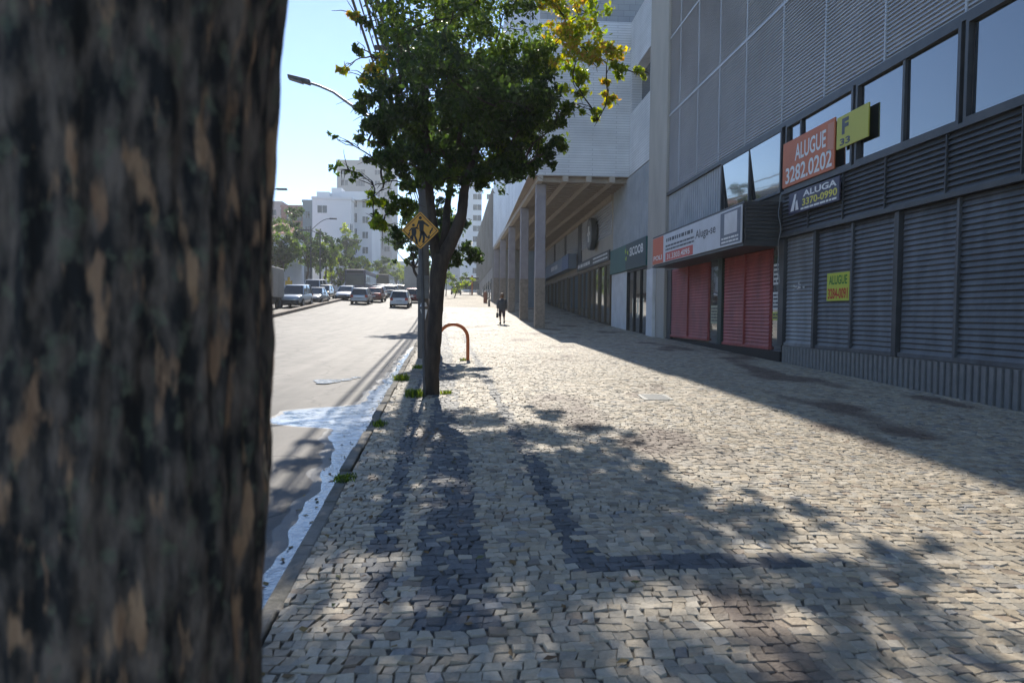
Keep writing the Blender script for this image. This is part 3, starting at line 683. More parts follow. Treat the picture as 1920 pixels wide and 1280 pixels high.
# ------------------------------------------------------------------ buildings down the street
def tower(name, label, Y, x0, x1, ytop, depth, M, wins, Mw=None, steps=(), side=None, group=None):
    """front face spans photo columns x0..x1 at distance Y; wins = list of (fx, fz, w, h) in metres from the front's left / top"""
    A = at(x0, 580, Y).x; B = at(x1, 580, Y).x; zt = at((x0+x1)/2, ytop, Y).z; zb = zg(Y)-2
    t = thing(name, label, 'building', ((A+B)/2, Y, zg(Y)), world=True, group=group)
    b = MB(); b.box(A, B, Y, Y+depth, zb, zt); b.build('wall', M, t)
    b = MB(); b.box(A-.15, B+.15, Y-.15, Y+depth, zt, zt+.5); 
    b.build('roof_parapet', M, t)
    for (sx0, sx1, sy, d0) in steps:
        a = at(sx0, 580, Y).x; c = at(sx1, 580, Y).x; z2 = at((sx0+sx1)/2, sy, Y).z
        MB().box(a, c, Y+d0, Y+depth, zt+.5, z2).build('roof_block', M, t)
    for (fx, fz, ww, hh) in wins:
        f = MB(); y = Y-.06
        f.box(A+fx-.08, A+fx+ww+.08, y, Y, zt-fz-hh-.16, zt-fz-hh); f.box(A+fx-.08, A+fx+ww+.08, y, Y, zt-fz, zt-fz+.08)
        f.box(A+fx-.08, A+fx, y, Y, zt-fz-hh, zt-fz); f.box(A+fx+ww, A+fx+ww+.08, y, Y, zt-fz-hh, zt-fz); f.box(A+fx+ww/2-.03, A+fx+ww/2+.03, y, Y, zt-fz-hh, zt-fz)
        o = f.build('window', M, t); MB().box(A+fx, A+fx+ww, Y-.03, Y-.01, zt-fz-hh, zt-fz).build('pane', M_farglass, o).location = (0, 0, 0)
    if side is not None:                # windows on the +X side
        for (fy, fz, ww, hh) in side:
            o = MB().box(B, B+.05, Y+fy, Y+fy+ww, zt-fz-hh, zt-fz).build('window', M_farglass, t)
    return t
M_offw = mat('off_white_render', (.78, .78, .79), .8, c2=(.7, .7, .71), ns=.15)
M_pinkg = mat('pinkish_render', (.4, .385, .385), .8, c2=(.34, .33, .33), ns=.12)
M_teal = mat('teal_grey_render', (.2, .25, .27), .75, c2=(.17, .21, .23), ns=.15)
M_brick = mat('red_brick', (.3, .13, .1), .85, c2=(.25, .11, .085), ns=.5)
M_blueg = mat('blue_grey_render', (.34, .38, .43), .7, c2=(.29, .33, .38), ns=.15)
W = []
for k in range(7): W += [(5.2, 5.4+3.1*k, 1.3, 1.1), (7.2, 4.9+3.1*k, .5, 1.7)] if k else [(5.2, 5.4, 1.3, .5), (7.2, 4.6, .5, 1.7)]
tower('apartment_block', 'plain white apartment block with few small windows and a stepped roof', 135, 586, 658, 374, 16, M_offw, W + [(1, 1.2, 1.8, 1.4)], steps=((590, 614, 356, 2), (614, 634, 345, 4), (634, 697, 354, 3)))
W = []
for k in range(8): W += [(.7, .8+3.05*k, .5, 1.8), (2.3, 1.4+3.05*k, 1.1, 1.3)]
tower('apartment_block', 'narrow pale apartment wing standing back beside the white block', 139.5, 658, 697, 364, 14, mat('pale_grey_render', (.66, .67, .69), .8, c2=(.58, .59, .61), ns=.15), W)
W = []
for k in range(12):
    W += [(1.2, 2.2+3.2*k, 2., 1.5), (5.5, 2.2+3.2*k, 2.6, 1.6), (11, 2.2+3.2*k, 1.5, 1.4), (13.8, 2.2+3.2*k, 1.6, 1.4)]
tower('tower_block', 'tall pinkish grey tower block with a stepped top behind the white block', 205, 632, 734, 304, 18, M_pinkg, W, steps=((672, 712, 293, 1.5),))
W = [(1+2.6*i, 2+3.2*k, 1.4, 1.5) for k in range(5) for i in range(2)]
tower('apartment_block', 'teal grey apartment block between the brick and the white block', 150, 568, 586, 379, 15, M_teal, [(.6, 2+3.2*k, .9, 1.4) for k in range(6)] )
W = [(1.2+2.2*i, 1.6+3.1*k, 1.2, 1.4) for k in range(4) for i in range(2)]
tower('brick_building', 'red brick building rising above the street trees', 158, 528, 569, 389, 15, M_brick, W)
tower('apartment_block', 'pale pink apartment block above the red roof by the big trunk', 165, 480, 529, 381, 15, mat('pale_pink_render', (.46, .38, .37), .8, c2=(.4, .33, .33), ns=.2), [(1+2.4*i, 1.5+3.1*k, 1.4, 1.3) for k in range(3) for i in range(3)])
# low house with a tiled roof
p = at(470, 437, 120); q2 = at(546, 437, 120); t = thing('house', 'low house with a red tiled roof above the street trees', 'house', ((p.x+q2.x)/2, 124, zg(124)), world=True)
MB().box(p.x+.4, q2.x-.4, 120.5, 131, zg(120)-1, p.z).build('wall', M_offw, t)
zt = at(508, 411, 120).z
b = MB(); b.hexa([(p.x, 120, p.z+.01), (q2.x, 120, p.z+.01), (q2.x, 131.5, p.z+.01), (p.x, 131.5, p.z+.01), (p.x+1, 125, zt), (q2.x-1, 125, zt), (q2.x-1, 126.5, zt), (p.x+1, 126.5, zt)])
b.build('roof', mat('roof_tiles', (.36, .12, .07), .8, c2=(.28, .09, .06), ns=3), t)
# roadside pale building with slatted top, behind the parked truck
p = at(400, 446, 88); q2 = at(526, 446, 88); t = thing('roadside_shop', 'low pale building with a slatted fascia behind the parked truck', 'building', ((p.x+q2.x)/2, 88, zg(88)), world=True)
MB().box(p.x, q2.x, 88, 99, zg(88)-1, p.z-3.2).build('wall', M_offw, t)
b = MB()
for k in range(6): b.box(p.x, q2.x+.1, 87.6, 88.4, p.z-3.15+.52*k, p.z-2.85+.52*k)
b.box(p.x, q2.x, 88.4, 99, p.z-3.2, p.z); b.build('slatted_fascia', M_white, t)
# right of the main trunk
W = []
for k in range(13): W += [(3.5, 2.+2.9*k, 2.3, 1.5), (7.3, 2.+2.9*k, .8, 1.3)]
tower('tower_block', 'white tower block with a column of square windows seen right of the leaning trunk', 190, 862, 902, 330, 16, mat('cool_white_render', (.72, .75, .78), .75, c2=(.64, .67, .7), ns=.15), W)
W = [(.8+2.1*i, 1+2.9*k, 1.1, 1.2) for k in range(7) for i in range(4)]
tower('apartment_block', 'blue grey apartment block low beside the white tower', 230, 838, 864, 420, 16, M_blueg, W[:20])
tower('office_block', 'low blue grey block closing the view at the end of the street', 320, 745, 800, 492, 20, M_blueg, [(1.2+2.6*i, 1.5+3*k, 1.6, 1.4) for k in range(3) for i in range(5)])
tower('office_block', 'low pale green block at the end of the street behind the box truck', 290, 762, 842, 507, 20, mat('pale_green_render', (.35, .42, .38), .8, c2=(.3, .36, .33), ns=.2), [(1.2+3*i, 1.2+3*k, 1.8, 1.4) for k in range(2) for i in range(5)])
# left-hand street front beyond the frame's trunk, so that the street stays closed from the side
for k, (Y0, Y1, hh, M) in enumerate(((5, 24, 11, M_pinkg), (24.5, 44, 8, M_offw), (44.5, 70, 13, M_teal), (71, 100, 10, M_brick), (101, 150, 15, M_pinkg))):
    t = thing('row_building', ('pinkish', 'off white', 'teal grey', 'red brick', 'tall pinkish')[k]+' street front across the road hidden by the big near trunk', 'building', (min(-28.9-DR*Y0*.5, -.3*Y1-.6), (Y0+Y1)/2, zg(Y0)), world=True)
    xx = min(-28.9-DR*Y0*.5, -.3*Y1-.6)
    MB().box(xx-14, xx, Y0, Y1, -2, zg(Y0)+hh).build('wall', M, t)
    for i in range(int((Y1-Y0)/3)-1):
        for j in range(int(hh/3.2)-1): MB().box(xx, xx+.05, Y0+1.2+3*i, Y0+2.8+3*i, zg(Y0)+4+3.1*j, zg(Y0)+5.5+3.1*j).build('window', M_farglass, t)

# ------------------------------------------------------------------ foliage
def leaves(centres, size, rs, shape=.55, droop=.5):
    """centres: list of (point, rgb); one pointed, folded leaf at each"""
    n = len(centres)
    P = np.array([c[0] for c in centres], float); C = np.array([c[1] for c in centres], float)
    g = np.random.default_rng(rs)
    d = g.normal(size=(n, 3)); d[:, 2] -= droop; d /= np.linalg.norm(d, axis=1)[:, None]
    s = np.cross(d, g.normal(size=(n, 3))); s /= np.linalg.norm(s, axis=1)[:, None]
    nn = np.cross(d, s); L = (size*g.uniform(.65, 1.3, n))[:, None]
    base = P - d*L*.5; tip = P + d*L*.5 - np.array([0, 0, .12])*L
    lf = P + s*L*shape*.5 + nn*L*.1 - d*L*.08; rt = P - s*L*shape*.5 + nn*L*.1 - d*L*.08
    V = np.stack([base, lf, tip, rt], 1).reshape(-1, 3)
    F = np.arange(4*n).reshape(n, 4)
    return V, F, C
def leaf_object(name, centres, size, rs, parent, M, shape=.55, droop=.5):
    V, F, C = leaves(centres, size, rs, shape, droop)
    me = bpy.data.meshes.new(name); n = len(F)
    me.vertices.add(len(V)); me.vertices.foreach_set('co', V.ravel())
    me.loops.add(4*n); me.loops.foreach_set('vertex_index', F.ravel().astype(np.int32))
    me.polygons.add(n); me.polygons.foreach_set('loop_start', np.arange(0, 4*n, 4, dtype=np.int32)); me.polygons.foreach_set('loop_total', np.full(n, 4, np.int32))
    me.update(calc_edges=True)
    a = me.color_attributes.new('Col', 'FLOAT_COLOR', 'CORNER')
    buf = np.ones((4*n, 4), np.float32); buf[:, :3] = np.repeat(C, 4, axis=0); a.data.foreach_set('color', buf.ravel())
    me.materials.append(M)
    return link(name, me, parent)
PAL = {  # gold and lime leaves carry some of the sun's backlight in their colour
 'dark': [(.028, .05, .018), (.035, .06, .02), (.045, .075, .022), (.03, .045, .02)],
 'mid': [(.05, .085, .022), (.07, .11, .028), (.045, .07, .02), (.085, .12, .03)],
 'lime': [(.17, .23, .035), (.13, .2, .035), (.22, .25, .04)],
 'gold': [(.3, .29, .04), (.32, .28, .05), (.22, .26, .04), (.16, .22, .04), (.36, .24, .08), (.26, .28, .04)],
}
def clump(c, r, n, pal, rs, squash=.8):
    out = []; c = Vector(c)
    sub = [c + Vector((rs.gauss(0, .5)*r, rs.gauss(0, .5)*r, rs.gauss(0, .5)*r*squash)) for _ in range(max(3, n//45))]
    for k in range(n):
        s = rs.choice(sub); p = s + Vector((rs.gauss(0, .16), rs.gauss(0, .16), rs.gauss(0, .13)))*r
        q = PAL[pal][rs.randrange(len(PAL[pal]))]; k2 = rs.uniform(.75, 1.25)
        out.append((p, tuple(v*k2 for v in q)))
    return out
def limb(mb, a, b, r0, r1, rs, bend=.12, n=7, seg=6):
    a = Vector(a); b = Vector(b); L = (b-a).length; pts = []
    o = Vector((rs.gauss(0, 1), rs.gauss(0, 1), rs.gauss(0, .5)+.8))*L*bend
    for k in range(seg+1):
        f = k/seg; j = Vector((rs.gauss(0, 1), rs.gauss(0, 1), rs.gauss(0, 1)))*L*.012*(0 < k < seg)
        pts.append(a.lerp(b, f) + o*math.sin(math.pi*f)*(1-f*.4) + j)
    mb.tube(pts, [r0+(r1-r0)*k/seg for k in range(seg+1)], n)
    return pts

# the street tree in the middle of the picture
def main_tree():
    rs = random.Random(11); Y = 11.3; base = Vector((-.62, Y, zg(Y)))
    t = thing('street_tree', 'leafy street tree with a forked trunk beside the yellow crossing sign', 'tree', base, world=True)
    tr = MB()
    def P(px, py, dy=0): return at(px, py, Y+dy)
    def trunk(pts, rad, n=14):
        fine = []; rr = []
        for k in range(len(pts)-1):
            for j in range(5):
                f = j/5; fine.append(Vector(pts[k]).lerp(Vector(pts[k+1]), f)); rr.append((rad[k]+(rad[k+1]-rad[k])*f)*(1+rs.uniform(-.05, .05)))
        fine.append(Vector(pts[-1])); rr.append(rad[-1]); tr.tube(fine, rr, n)
    trunk([P(807, 748), P(808, 736), P(809, 705), P(813, 650), P(816, 600), P(819, 550), P(822, 510), P(828, 478)], [.18, .145, .125, .12, .12, .125, .135, .145])
    trunk([P(826, 490), P(842, 462), P(856, 432), P(866, 400), P(870, 360, .1), P(880, 320, .1), P(900, 260, .2)], [.115, .11, .098, .088, .075, .06, .045])
    trunk([P(822, 500), P(815, 465), P(812, 420, .2), P(806, 370, .3), P(803, 320, .3), P(800, 250, .3), P(792, 150, .4)], [.095, .085, .075, .07, .065, .055, .035])
    trunk([P(828, 478, .1), P(836, 430, .2), P(838, 390, .4), P(846, 340, .5), P(858, 280, .6), P(872, 200, .6)], [.075, .065, .058, .052, .045, .03])
    fork = {'r': P(868, 378, .1), 'l': P(806, 360, .3), 'm': P(842, 350, .5), 'rr': P(885, 300, .2)}
    CL = [  # px, py, dY, radius px, leaves, palette, limb from
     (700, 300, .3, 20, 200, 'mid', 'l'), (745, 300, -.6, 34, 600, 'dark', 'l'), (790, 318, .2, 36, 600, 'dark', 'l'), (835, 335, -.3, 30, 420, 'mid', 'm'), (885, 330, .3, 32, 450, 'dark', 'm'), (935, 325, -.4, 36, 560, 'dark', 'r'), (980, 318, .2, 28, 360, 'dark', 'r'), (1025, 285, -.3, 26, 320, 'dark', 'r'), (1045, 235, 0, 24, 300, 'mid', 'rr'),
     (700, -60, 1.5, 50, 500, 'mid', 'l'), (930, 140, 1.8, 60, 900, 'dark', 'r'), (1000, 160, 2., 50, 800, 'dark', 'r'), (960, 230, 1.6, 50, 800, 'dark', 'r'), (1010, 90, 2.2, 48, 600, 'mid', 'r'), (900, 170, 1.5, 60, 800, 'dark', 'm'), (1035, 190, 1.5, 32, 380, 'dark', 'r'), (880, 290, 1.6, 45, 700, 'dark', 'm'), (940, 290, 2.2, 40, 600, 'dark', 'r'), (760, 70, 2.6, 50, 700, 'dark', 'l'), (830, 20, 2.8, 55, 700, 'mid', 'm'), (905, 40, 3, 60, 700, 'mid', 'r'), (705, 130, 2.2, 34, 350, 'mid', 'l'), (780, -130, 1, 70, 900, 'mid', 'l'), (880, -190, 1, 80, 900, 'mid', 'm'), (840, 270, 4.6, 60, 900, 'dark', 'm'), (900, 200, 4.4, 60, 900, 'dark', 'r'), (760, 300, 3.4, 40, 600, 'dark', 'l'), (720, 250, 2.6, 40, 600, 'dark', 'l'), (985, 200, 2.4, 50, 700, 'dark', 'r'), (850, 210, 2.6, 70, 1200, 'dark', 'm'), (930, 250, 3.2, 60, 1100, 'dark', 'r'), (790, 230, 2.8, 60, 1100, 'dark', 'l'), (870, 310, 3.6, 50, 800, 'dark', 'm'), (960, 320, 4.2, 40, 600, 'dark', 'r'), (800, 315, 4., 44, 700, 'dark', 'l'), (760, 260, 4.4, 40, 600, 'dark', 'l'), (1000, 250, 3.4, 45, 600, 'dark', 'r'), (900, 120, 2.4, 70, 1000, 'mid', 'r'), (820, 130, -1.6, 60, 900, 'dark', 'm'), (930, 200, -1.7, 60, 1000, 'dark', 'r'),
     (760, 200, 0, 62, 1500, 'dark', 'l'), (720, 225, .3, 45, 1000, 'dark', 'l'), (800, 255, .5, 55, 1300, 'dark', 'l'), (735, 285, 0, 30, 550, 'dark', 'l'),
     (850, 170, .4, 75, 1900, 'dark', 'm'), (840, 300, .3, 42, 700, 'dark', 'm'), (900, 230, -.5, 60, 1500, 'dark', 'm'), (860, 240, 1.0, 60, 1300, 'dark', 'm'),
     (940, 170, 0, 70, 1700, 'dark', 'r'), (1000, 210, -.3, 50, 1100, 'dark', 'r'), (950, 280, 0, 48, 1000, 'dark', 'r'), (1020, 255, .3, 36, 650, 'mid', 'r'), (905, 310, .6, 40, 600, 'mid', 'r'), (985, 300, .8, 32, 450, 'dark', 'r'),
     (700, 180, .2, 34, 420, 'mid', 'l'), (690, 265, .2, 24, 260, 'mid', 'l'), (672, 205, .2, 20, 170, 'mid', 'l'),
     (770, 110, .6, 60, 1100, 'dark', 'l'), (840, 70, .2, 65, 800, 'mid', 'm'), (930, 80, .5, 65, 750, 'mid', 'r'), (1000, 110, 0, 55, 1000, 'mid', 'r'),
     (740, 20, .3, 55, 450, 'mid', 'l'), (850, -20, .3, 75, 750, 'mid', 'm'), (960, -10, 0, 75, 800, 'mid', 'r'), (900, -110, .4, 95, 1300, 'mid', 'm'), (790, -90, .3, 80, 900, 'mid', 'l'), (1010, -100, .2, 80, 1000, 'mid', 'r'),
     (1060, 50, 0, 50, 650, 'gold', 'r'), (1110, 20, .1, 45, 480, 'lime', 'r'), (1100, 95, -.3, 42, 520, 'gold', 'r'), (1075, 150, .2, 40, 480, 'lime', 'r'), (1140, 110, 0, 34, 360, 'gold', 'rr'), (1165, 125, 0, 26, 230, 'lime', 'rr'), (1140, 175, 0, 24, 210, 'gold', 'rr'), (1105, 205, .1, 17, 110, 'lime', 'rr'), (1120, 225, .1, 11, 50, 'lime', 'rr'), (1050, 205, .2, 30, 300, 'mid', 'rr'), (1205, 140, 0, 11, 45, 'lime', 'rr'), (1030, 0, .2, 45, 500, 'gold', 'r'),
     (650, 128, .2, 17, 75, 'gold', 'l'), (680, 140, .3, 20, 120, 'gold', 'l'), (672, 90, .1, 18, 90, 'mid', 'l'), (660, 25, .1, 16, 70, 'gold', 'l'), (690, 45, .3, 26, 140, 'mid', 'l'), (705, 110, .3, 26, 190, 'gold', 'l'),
     (632, 262, .3, 10, 18, 'mid', 'l'), (640, 320, .8, 26, 36, 'mid', 'l'), (680, 330, 1, 30, 50, 'mid', 'l'), (720, 345, .6, 30, 60, 'mid', 'l'),
     (700, 370, 1.2, 24, 190, 'lime', 'l'), (722, 392, 1.2, 30, 420, 'mid', 'l'), (716, 428, 1.2, 22, 300, 'lime', 'l'), (700, 408, 1.1, 14, 110, 'lime', 'l'), (760, 385, 1.4, 30, 420, 'mid', 'l'), (770, 350, .9, 26, 250, 'mid', 'l'), (750, 430, 1.5, 22, 260, 'dark', 'l')]
    CL += [(1120, -70, 0, 60, 700, 'mid', 'r'), (1220, -120, -.4, 60, 700, 'mid', 'r'), (1310, -170, 0, 50, 420, 'mid', 'r'), (1180, -200, .6, 70, 700, 'mid', 'r'), (700, -110, 0, 60, 600, 'mid', 'l'), (1040, -200, -.4, 80, 900, 'mid', 'r'), (1000, -40, -1.2, 55, 400, 'mid', 'r'), (860, 30, -1.4, 60, 300, 'mid', 'm'), (760, 60, -1., 50, 300, 'mid', 'l')]
    C = []; done = []
    CL = [(P(px, py, dy+rs.uniform(-.4, .4)), rp*Y/1280, n, pal, fr) for px, py, dy, rp, n, pal, fr in CL]
    CL.sort(key=lambda q: (q[0]-fork[q[4]]).length)
    for c, r, n, pal, fr in CL:
        C += clump(c, r, n, pal, rs)
        src = fork[fr]; D = (c-src).length; best = D*.95
        for q in done:
            if (q-fork[fr]).length < D and (q-c).length < best: best = (q-c).length; src = q
        done.append(c); th = .012+.02*math.exp(-(src-fork[fr]).length*.8)
        pts = limb(tr, src, c, th if n > 300 else min(th, .014), .006, rs, .1, 6)
        for _ in range(3 if n > 60 else 5):
            k = rs.choice(pts[3:]); e = c + Vector((rs.gauss(0, .7), rs.gauss(0, .7), rs.gauss(0, .6)))*r
            limb(tr, k, e, .009, .003, rs, .12, 5, 4)
    tr.build('trunk', M_bark, t, smooth=True, angle=60)
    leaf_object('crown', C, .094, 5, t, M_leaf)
    return t
main_tree()

def back_tree(label, base, clumps, size, rs, trunk_r, name='street_tree', group=None):
    rs = random.Random(rs); base = Vector(base)
    t = thing(name, label, 'tree', base, world=True, group=group)
    tr = MB(); top = Vector((sum(c[0][0] for c in clumps)/len(clumps), sum(c[0][1] for c in clumps)/len(clumps), min(c[0][2] for c in clumps)))
    limb(tr, base-Vector((0, 0, .3)), top, trunk_r, trunk_r*.6, rs, .04, 10)
    C = []
    for c, r, n, pal in clumps:
        limb(tr, base.lerp(top, .9), c, trunk_r*.45, trunk_r*.1, rs, .08, 6); C += clump(c, r, n, pal, rs)
    tr.build('trunk', M_bark, t, smooth=True); leaf_object('crown', C, size, rs.randrange(999), t, M_leaf)
    return t
# second street tree just beyond the first
Y = 18.6
def cl(px, py, Y, rp, n, pal): return (tuple(at(px, py, Y)), rp*Y/1280, n, pal)
back_tree('smaller dark street tree whose foliage shows on both sides of the forked trunk', (xu(-.25, 19.5), 19.5, zg(19.5)),
  [cl(850, 440, 19.5, 26, 600, 'dark'), cl(872, 475, 19, 24, 650, 'dark'), (cl(845, 488, 19, 20, 450, 'dark')), cl(800, 380, 19.8, 28, 600, 'dark'), cl(835, 410, 20, 26, 500, 'mid'), cl(800, 430, 19.5, 24, 400, 'dark'), cl(810, 330, 20.4, 40, 700, 'dark'), cl(860, 320, 20.6, 36, 500, 'dark')], .13, 3, .09)
back_tree('street tree farther along the kerb whose dark foliage shows left of the crossing sign', (xu(-.45, 37), 37, zg(37)),
  [cl(752, 440, 36.5, 24, 600, 'dark'), cl(775, 470, 37, 22, 550, 'dark'), cl(762, 405, 37, 26, 600, 'mid'), cl(790, 430, 37.5, 26, 600, 'dark'), cl(760, 488, 36.5, 13, 220, 'mid'), cl(742, 465, 36, 12, 160, 'mid'), cl(810, 480, 38, 20, 400, 'dark'), cl(785, 380, 38, 26, 400, 'mid')], .19, 8, .11)
for px, py, Y, h, r, s in ((850, 545, 88, 3.2, 1.6, 21), (836, 530, 100, 5, 1.6, 22)):
    b0 = at(px, py, Y); g = zg(Y)
    back_tree(('low bushy tree' if h < 4 else 'slim bushy tree')+' at the far end of the pavement by the bus shelter', (b0.x, Y, g), [((b0.x+random.Random(s+k).gauss(0, .8), Y+random.Random(s+k+9).gauss(0, .8), g+h*(.45+.16*k)), r*.7, 220, 'mid' if k % 2 else 'lime') for k in range(4)], .28, s, .08)
# trees along the far side of the avenue
FT = [(530, 470, 82, 42, 'dark', 'broad dark tree nearest the parked truck'), (575, 462, 92, 44, 'dark', 'broad dark tree behind the parked cars'), (612, 478, 100, 36, 'mid', 'mid green tree in front of the white block'), (640, 500, 112, 26, 'mid', 'smaller green tree right of the white block'),
      (662, 470, 124, 30, 'mid', 'tall green tree below the tower block'), (682, 503, 128, 26, 'lime', 'bright lime tree lit by the sun above the bus'), (712, 505, 150, 22, 'dark', 'dark narrow tree right of the lime tree'), (745, 518, 180, 20, 'mid', 'green tree over the queue of cars'), (770, 520, 200, 18, 'mid', 'green tree left of the box truck'), (805, 520, 210, 20, 'dark', 'dark tree far down the street behind the pole')]
for k, (px, py, Y, rp, pal, lab) in enumerate(FT):
    c = at(px, py, Y); r = rp*Y/1280; rs = random.Random(50+k); g = zg(Y)+(.2 if k < 7 else 0)
    cls = []
    for j in range(9):
        cls.append(((c.x+rs.gauss(0, .45)*r, Y+rs.gauss(0, .45)*r, max(g+1.8, c.z+rs.gauss(0, .42)*r)), r*.46, 420, pal if rs.random() < .65 else ('mid' if pal != 'mid' else rs.choice(['dark', 'lime']))))
    back_tree(lab, (c.x, Y, g), cls, (.05*r+.2)*1.1, 90+k, .16, group='trees on the far side of the avenue')

# the big trunk close to the camera
def near_tree():
    t = thing('street_tree', 'thick rough-barked trunk filling the left edge right beside the camera', 'tree', (-.55, 1.12, zg(1.1)), world=True)
    SHX = -.024
    H = [(-.15, -.548, .30), (.3, -.553, .262), (.8, -.556, .246), (1.0, -.557, .243), (1.33, -.556, .248), (1.42, -.557, .246), (1.6, -.556, .249), (1.8, -.554, .25), (1.95, -.552, .256), (2.0, -.551, .262), (2.08, -.55, .272), (2.4, -.54, .29), (3.0, -.5, .25), (3.6, -.45, .2)]
    zs = np.array([h[0] for h in H]); NA, NZ = 260, 460
    V = []; F = []
    for j in range(NZ+1):
        z = -.15+3.75*j/NZ; cx = np.interp(z, zs, [h[1] for h in H]); r = np.interp(z, zs, [h[2] for h in H])
        for i in range(NA):
            a = 2*math.pi*i/NA; ca, sa = math.cos(a), math.sin(a)
            p = Vector((ca*1.0, sa*1.0, z*.55))
            w1 = noise.noise(Vector((z*1.7, 3, ca)))*.5
            n1 = noise.ridged_multi_fractal(Vector((ca*3.4+w1, sa*3.4, z*1.1)), 1., 2.1, 4, 1., 2.)
            n2 = noise.fractal(Vector((ca*9, sa*9, z*6.5)), 1., 2., 3)
            n3 = noise.noise(Vector((ca*1.6, sa*1.6, z*1.2+7)))
            n4 = noise.noise(Vector((ca*13+w1, sa*13, z*3.2)))
            d = .015*(n1-1.1) + .007*n2 + .012*n3 + .006*max(0, n4)
            V.append((SHX+cx+ca*(r+d), 1.12+sa*(r+d)*.96, zg(1.1)*0+z))
    for j in range(NZ):
        for i in range(NA):
            a = j*NA+i; b = j*NA+(i+1) % NA; F.append((a, b, b+NA, a+NA))
    M = bpy.data.materials.new('old_bark'); M.use_nodes = True; n = M.node_tree; L = n.links
    b = n.nodes['Principled BSDF']; b.inputs['Roughness'].default_value = .9
    tc = n.nodes.new('ShaderNodeTexCoord')
    def nz(s, st, d=5):
        mp = n.nodes.new('ShaderNodeMapping'); mp.inputs['Scale'].default_value = st; L.new(tc.outputs['Object'], mp.inputs[0])
        q = n.nodes.new('ShaderNodeTexNoise'); q.inputs['Scale'].default_value = s; q.inputs['Detail'].default_value = d; L.new(mp.outputs[0], q.inputs[0]); return q.outputs[0]
    def ramp(src, a, bq, c1, c2):
        r = n.nodes.new('ShaderNodeValToRGB'); e = r.color_ramp.elements; e[0].position = a; e[1].position = bq; e[0].color = c1; e[1].color = c2; L.new(src, r.inputs[0]); return r.outputs[0]
    def mix(fac, A, B):
        x = n.nodes.new('ShaderNodeMix'); x.data_type = 'RGBA'; L.new(fac, x.inputs[0]); L.new(A, x.inputs[6]); L.new(B, x.inputs[7]); return x.outputs[2]
    basec = ramp(nz(38, (1, 1, .33), 8), .4, .66, (.014, .014, .014, 1), (.17, .135, .11, 1))
    tan = ramp(nz(30, (1, 1, .4)), .3, .7, (.24, .14, .085, 1), (.42, .27, .16, 1))
    lich = ramp(nz(40, (1, 1, 1)), .3, .7, (.06, .075, .06, 1), (.16, .17, .11, 1))
    f1 = ramp(nz(30, (1, 1, .27), 4), .57, .65, (0, 0, 0, 1), (1, 1, 1, 1)); f2 = ramp(nz(45, (1, 1, .6), 6), .55, .66, (0, 0, 0, 1), (.7, .7, .7, 1))
    L.new(mix(f1, mix(f2, basec, lich), tan), b.inputs['Base Color'])
    u = n.nodes.new('ShaderNodeBump'); u.inputs['Strength'].default_value = .8; u.inputs['Distance'].default_value = .012
    L.new(nz(40, (1, 1, .4), 8), u.inputs['Height']); L.new(u.outputs[0], b.inputs['Normal'])
    mb = MB(); mb.v = V; mb.f = F; mb.c = [None]*len(F); 
    rs = random.Random(4)
    mb.build('trunk', M, t, smooth=True, angle=180)
    tr = MB(); C = []
    for k in range(9):
        a = rs.uniform(0, 6.28); c = Vector((-.6+1.5*math.cos(a)*rs.uniform(.4, 1), -.4+1.6*math.sin(a)*rs.uniform(.3, 1), rs.uniform(4.6, 6.5)))
        if c.y > 1.3: c.y = 1.3
        limb(tr, (-.46, 1.12, 3.45), c, .09, .02, rs, .08); C += clump(c, .7, 420, 'dark', rs)
    tr.build('branches', M_bark, t, smooth=True); leaf_object('crown', C, .13, 77, t, M_leaf)
near_tree()

# grass and weeds at the kerb: one tuft is one object
def tuft(px, py, r, n, lab, hgt=.14):
    p = ground(px, py); rs = random.Random(px); cs = []
    t = MB()
    for k in range(n):
        x = p.x+max(-r*.7, min(r*.7, rs.gauss(0, r*.36))); y = p.y+max(-r, min(r, rs.gauss(0, r*.5))); z = zg(y)-.01; a = rs.uniform(0, 6.28); L = hgt*rs.uniform(.4, 1.2); le = rs.uniform(.1, .8)
        dx, dy = math.cos(a), math.sin(a); w2 = .006; c = rs.choice(PAL['lime']+PAL['mid'])
        t.face([(x-dy*w2, y+dx*w2, z), (x+dy*w2, y-dx*w2, z), (x+dx*L*le*.5+dy*w2*.8, y+dy*L*le*.5-dx*w2*.8, z+L*.65), (x+dx*L*le*.5-dy*w2*.8, y+dy*L*le*.5+dx*w2*.8, z+L*.65)], c)
        t.face([(x+dx*L*le*.5-dy*w2*.8, y+dy*L*le*.5+dx*w2*.8, z+L*.65), (x+dx*L*le*.5+dy*w2*.8, y+dy*L*le*.5-dx*w2*.8, z+L*.65), (x+dx*L*le, y+dy*L*le, z+L*.85)], c)
    return tag(t.build('grass_tuft', M_grass, attr='Col'), lab, 'grass')
tuft(778, 742, .22, 420, 'bright green grass tuft at the left foot of the forked tree')
tuft(752, 712, .2, 300, 'dark green grass tuft on the kerb behind the bright tuft')
tuft(712, 797, .14, 150, 'small weedy tuft on the kerb edge nearest the camera', .08)
tuft(838, 738, .14, 140, 'short grass tuft at the right foot of the forked tree', .08)
tuft(648, 896, .13, 420, 'low dark mat of weeds and dirt on the kerb edge in the foreground', .035)
tuft(868, 676, .1, 80, 'weeds at the foot of the orange bicycle rack', .1)
tuft(785, 690, .18, 160, 'weeds on the kerb just left of the forked trunk, farther than the dark tuft', .1)

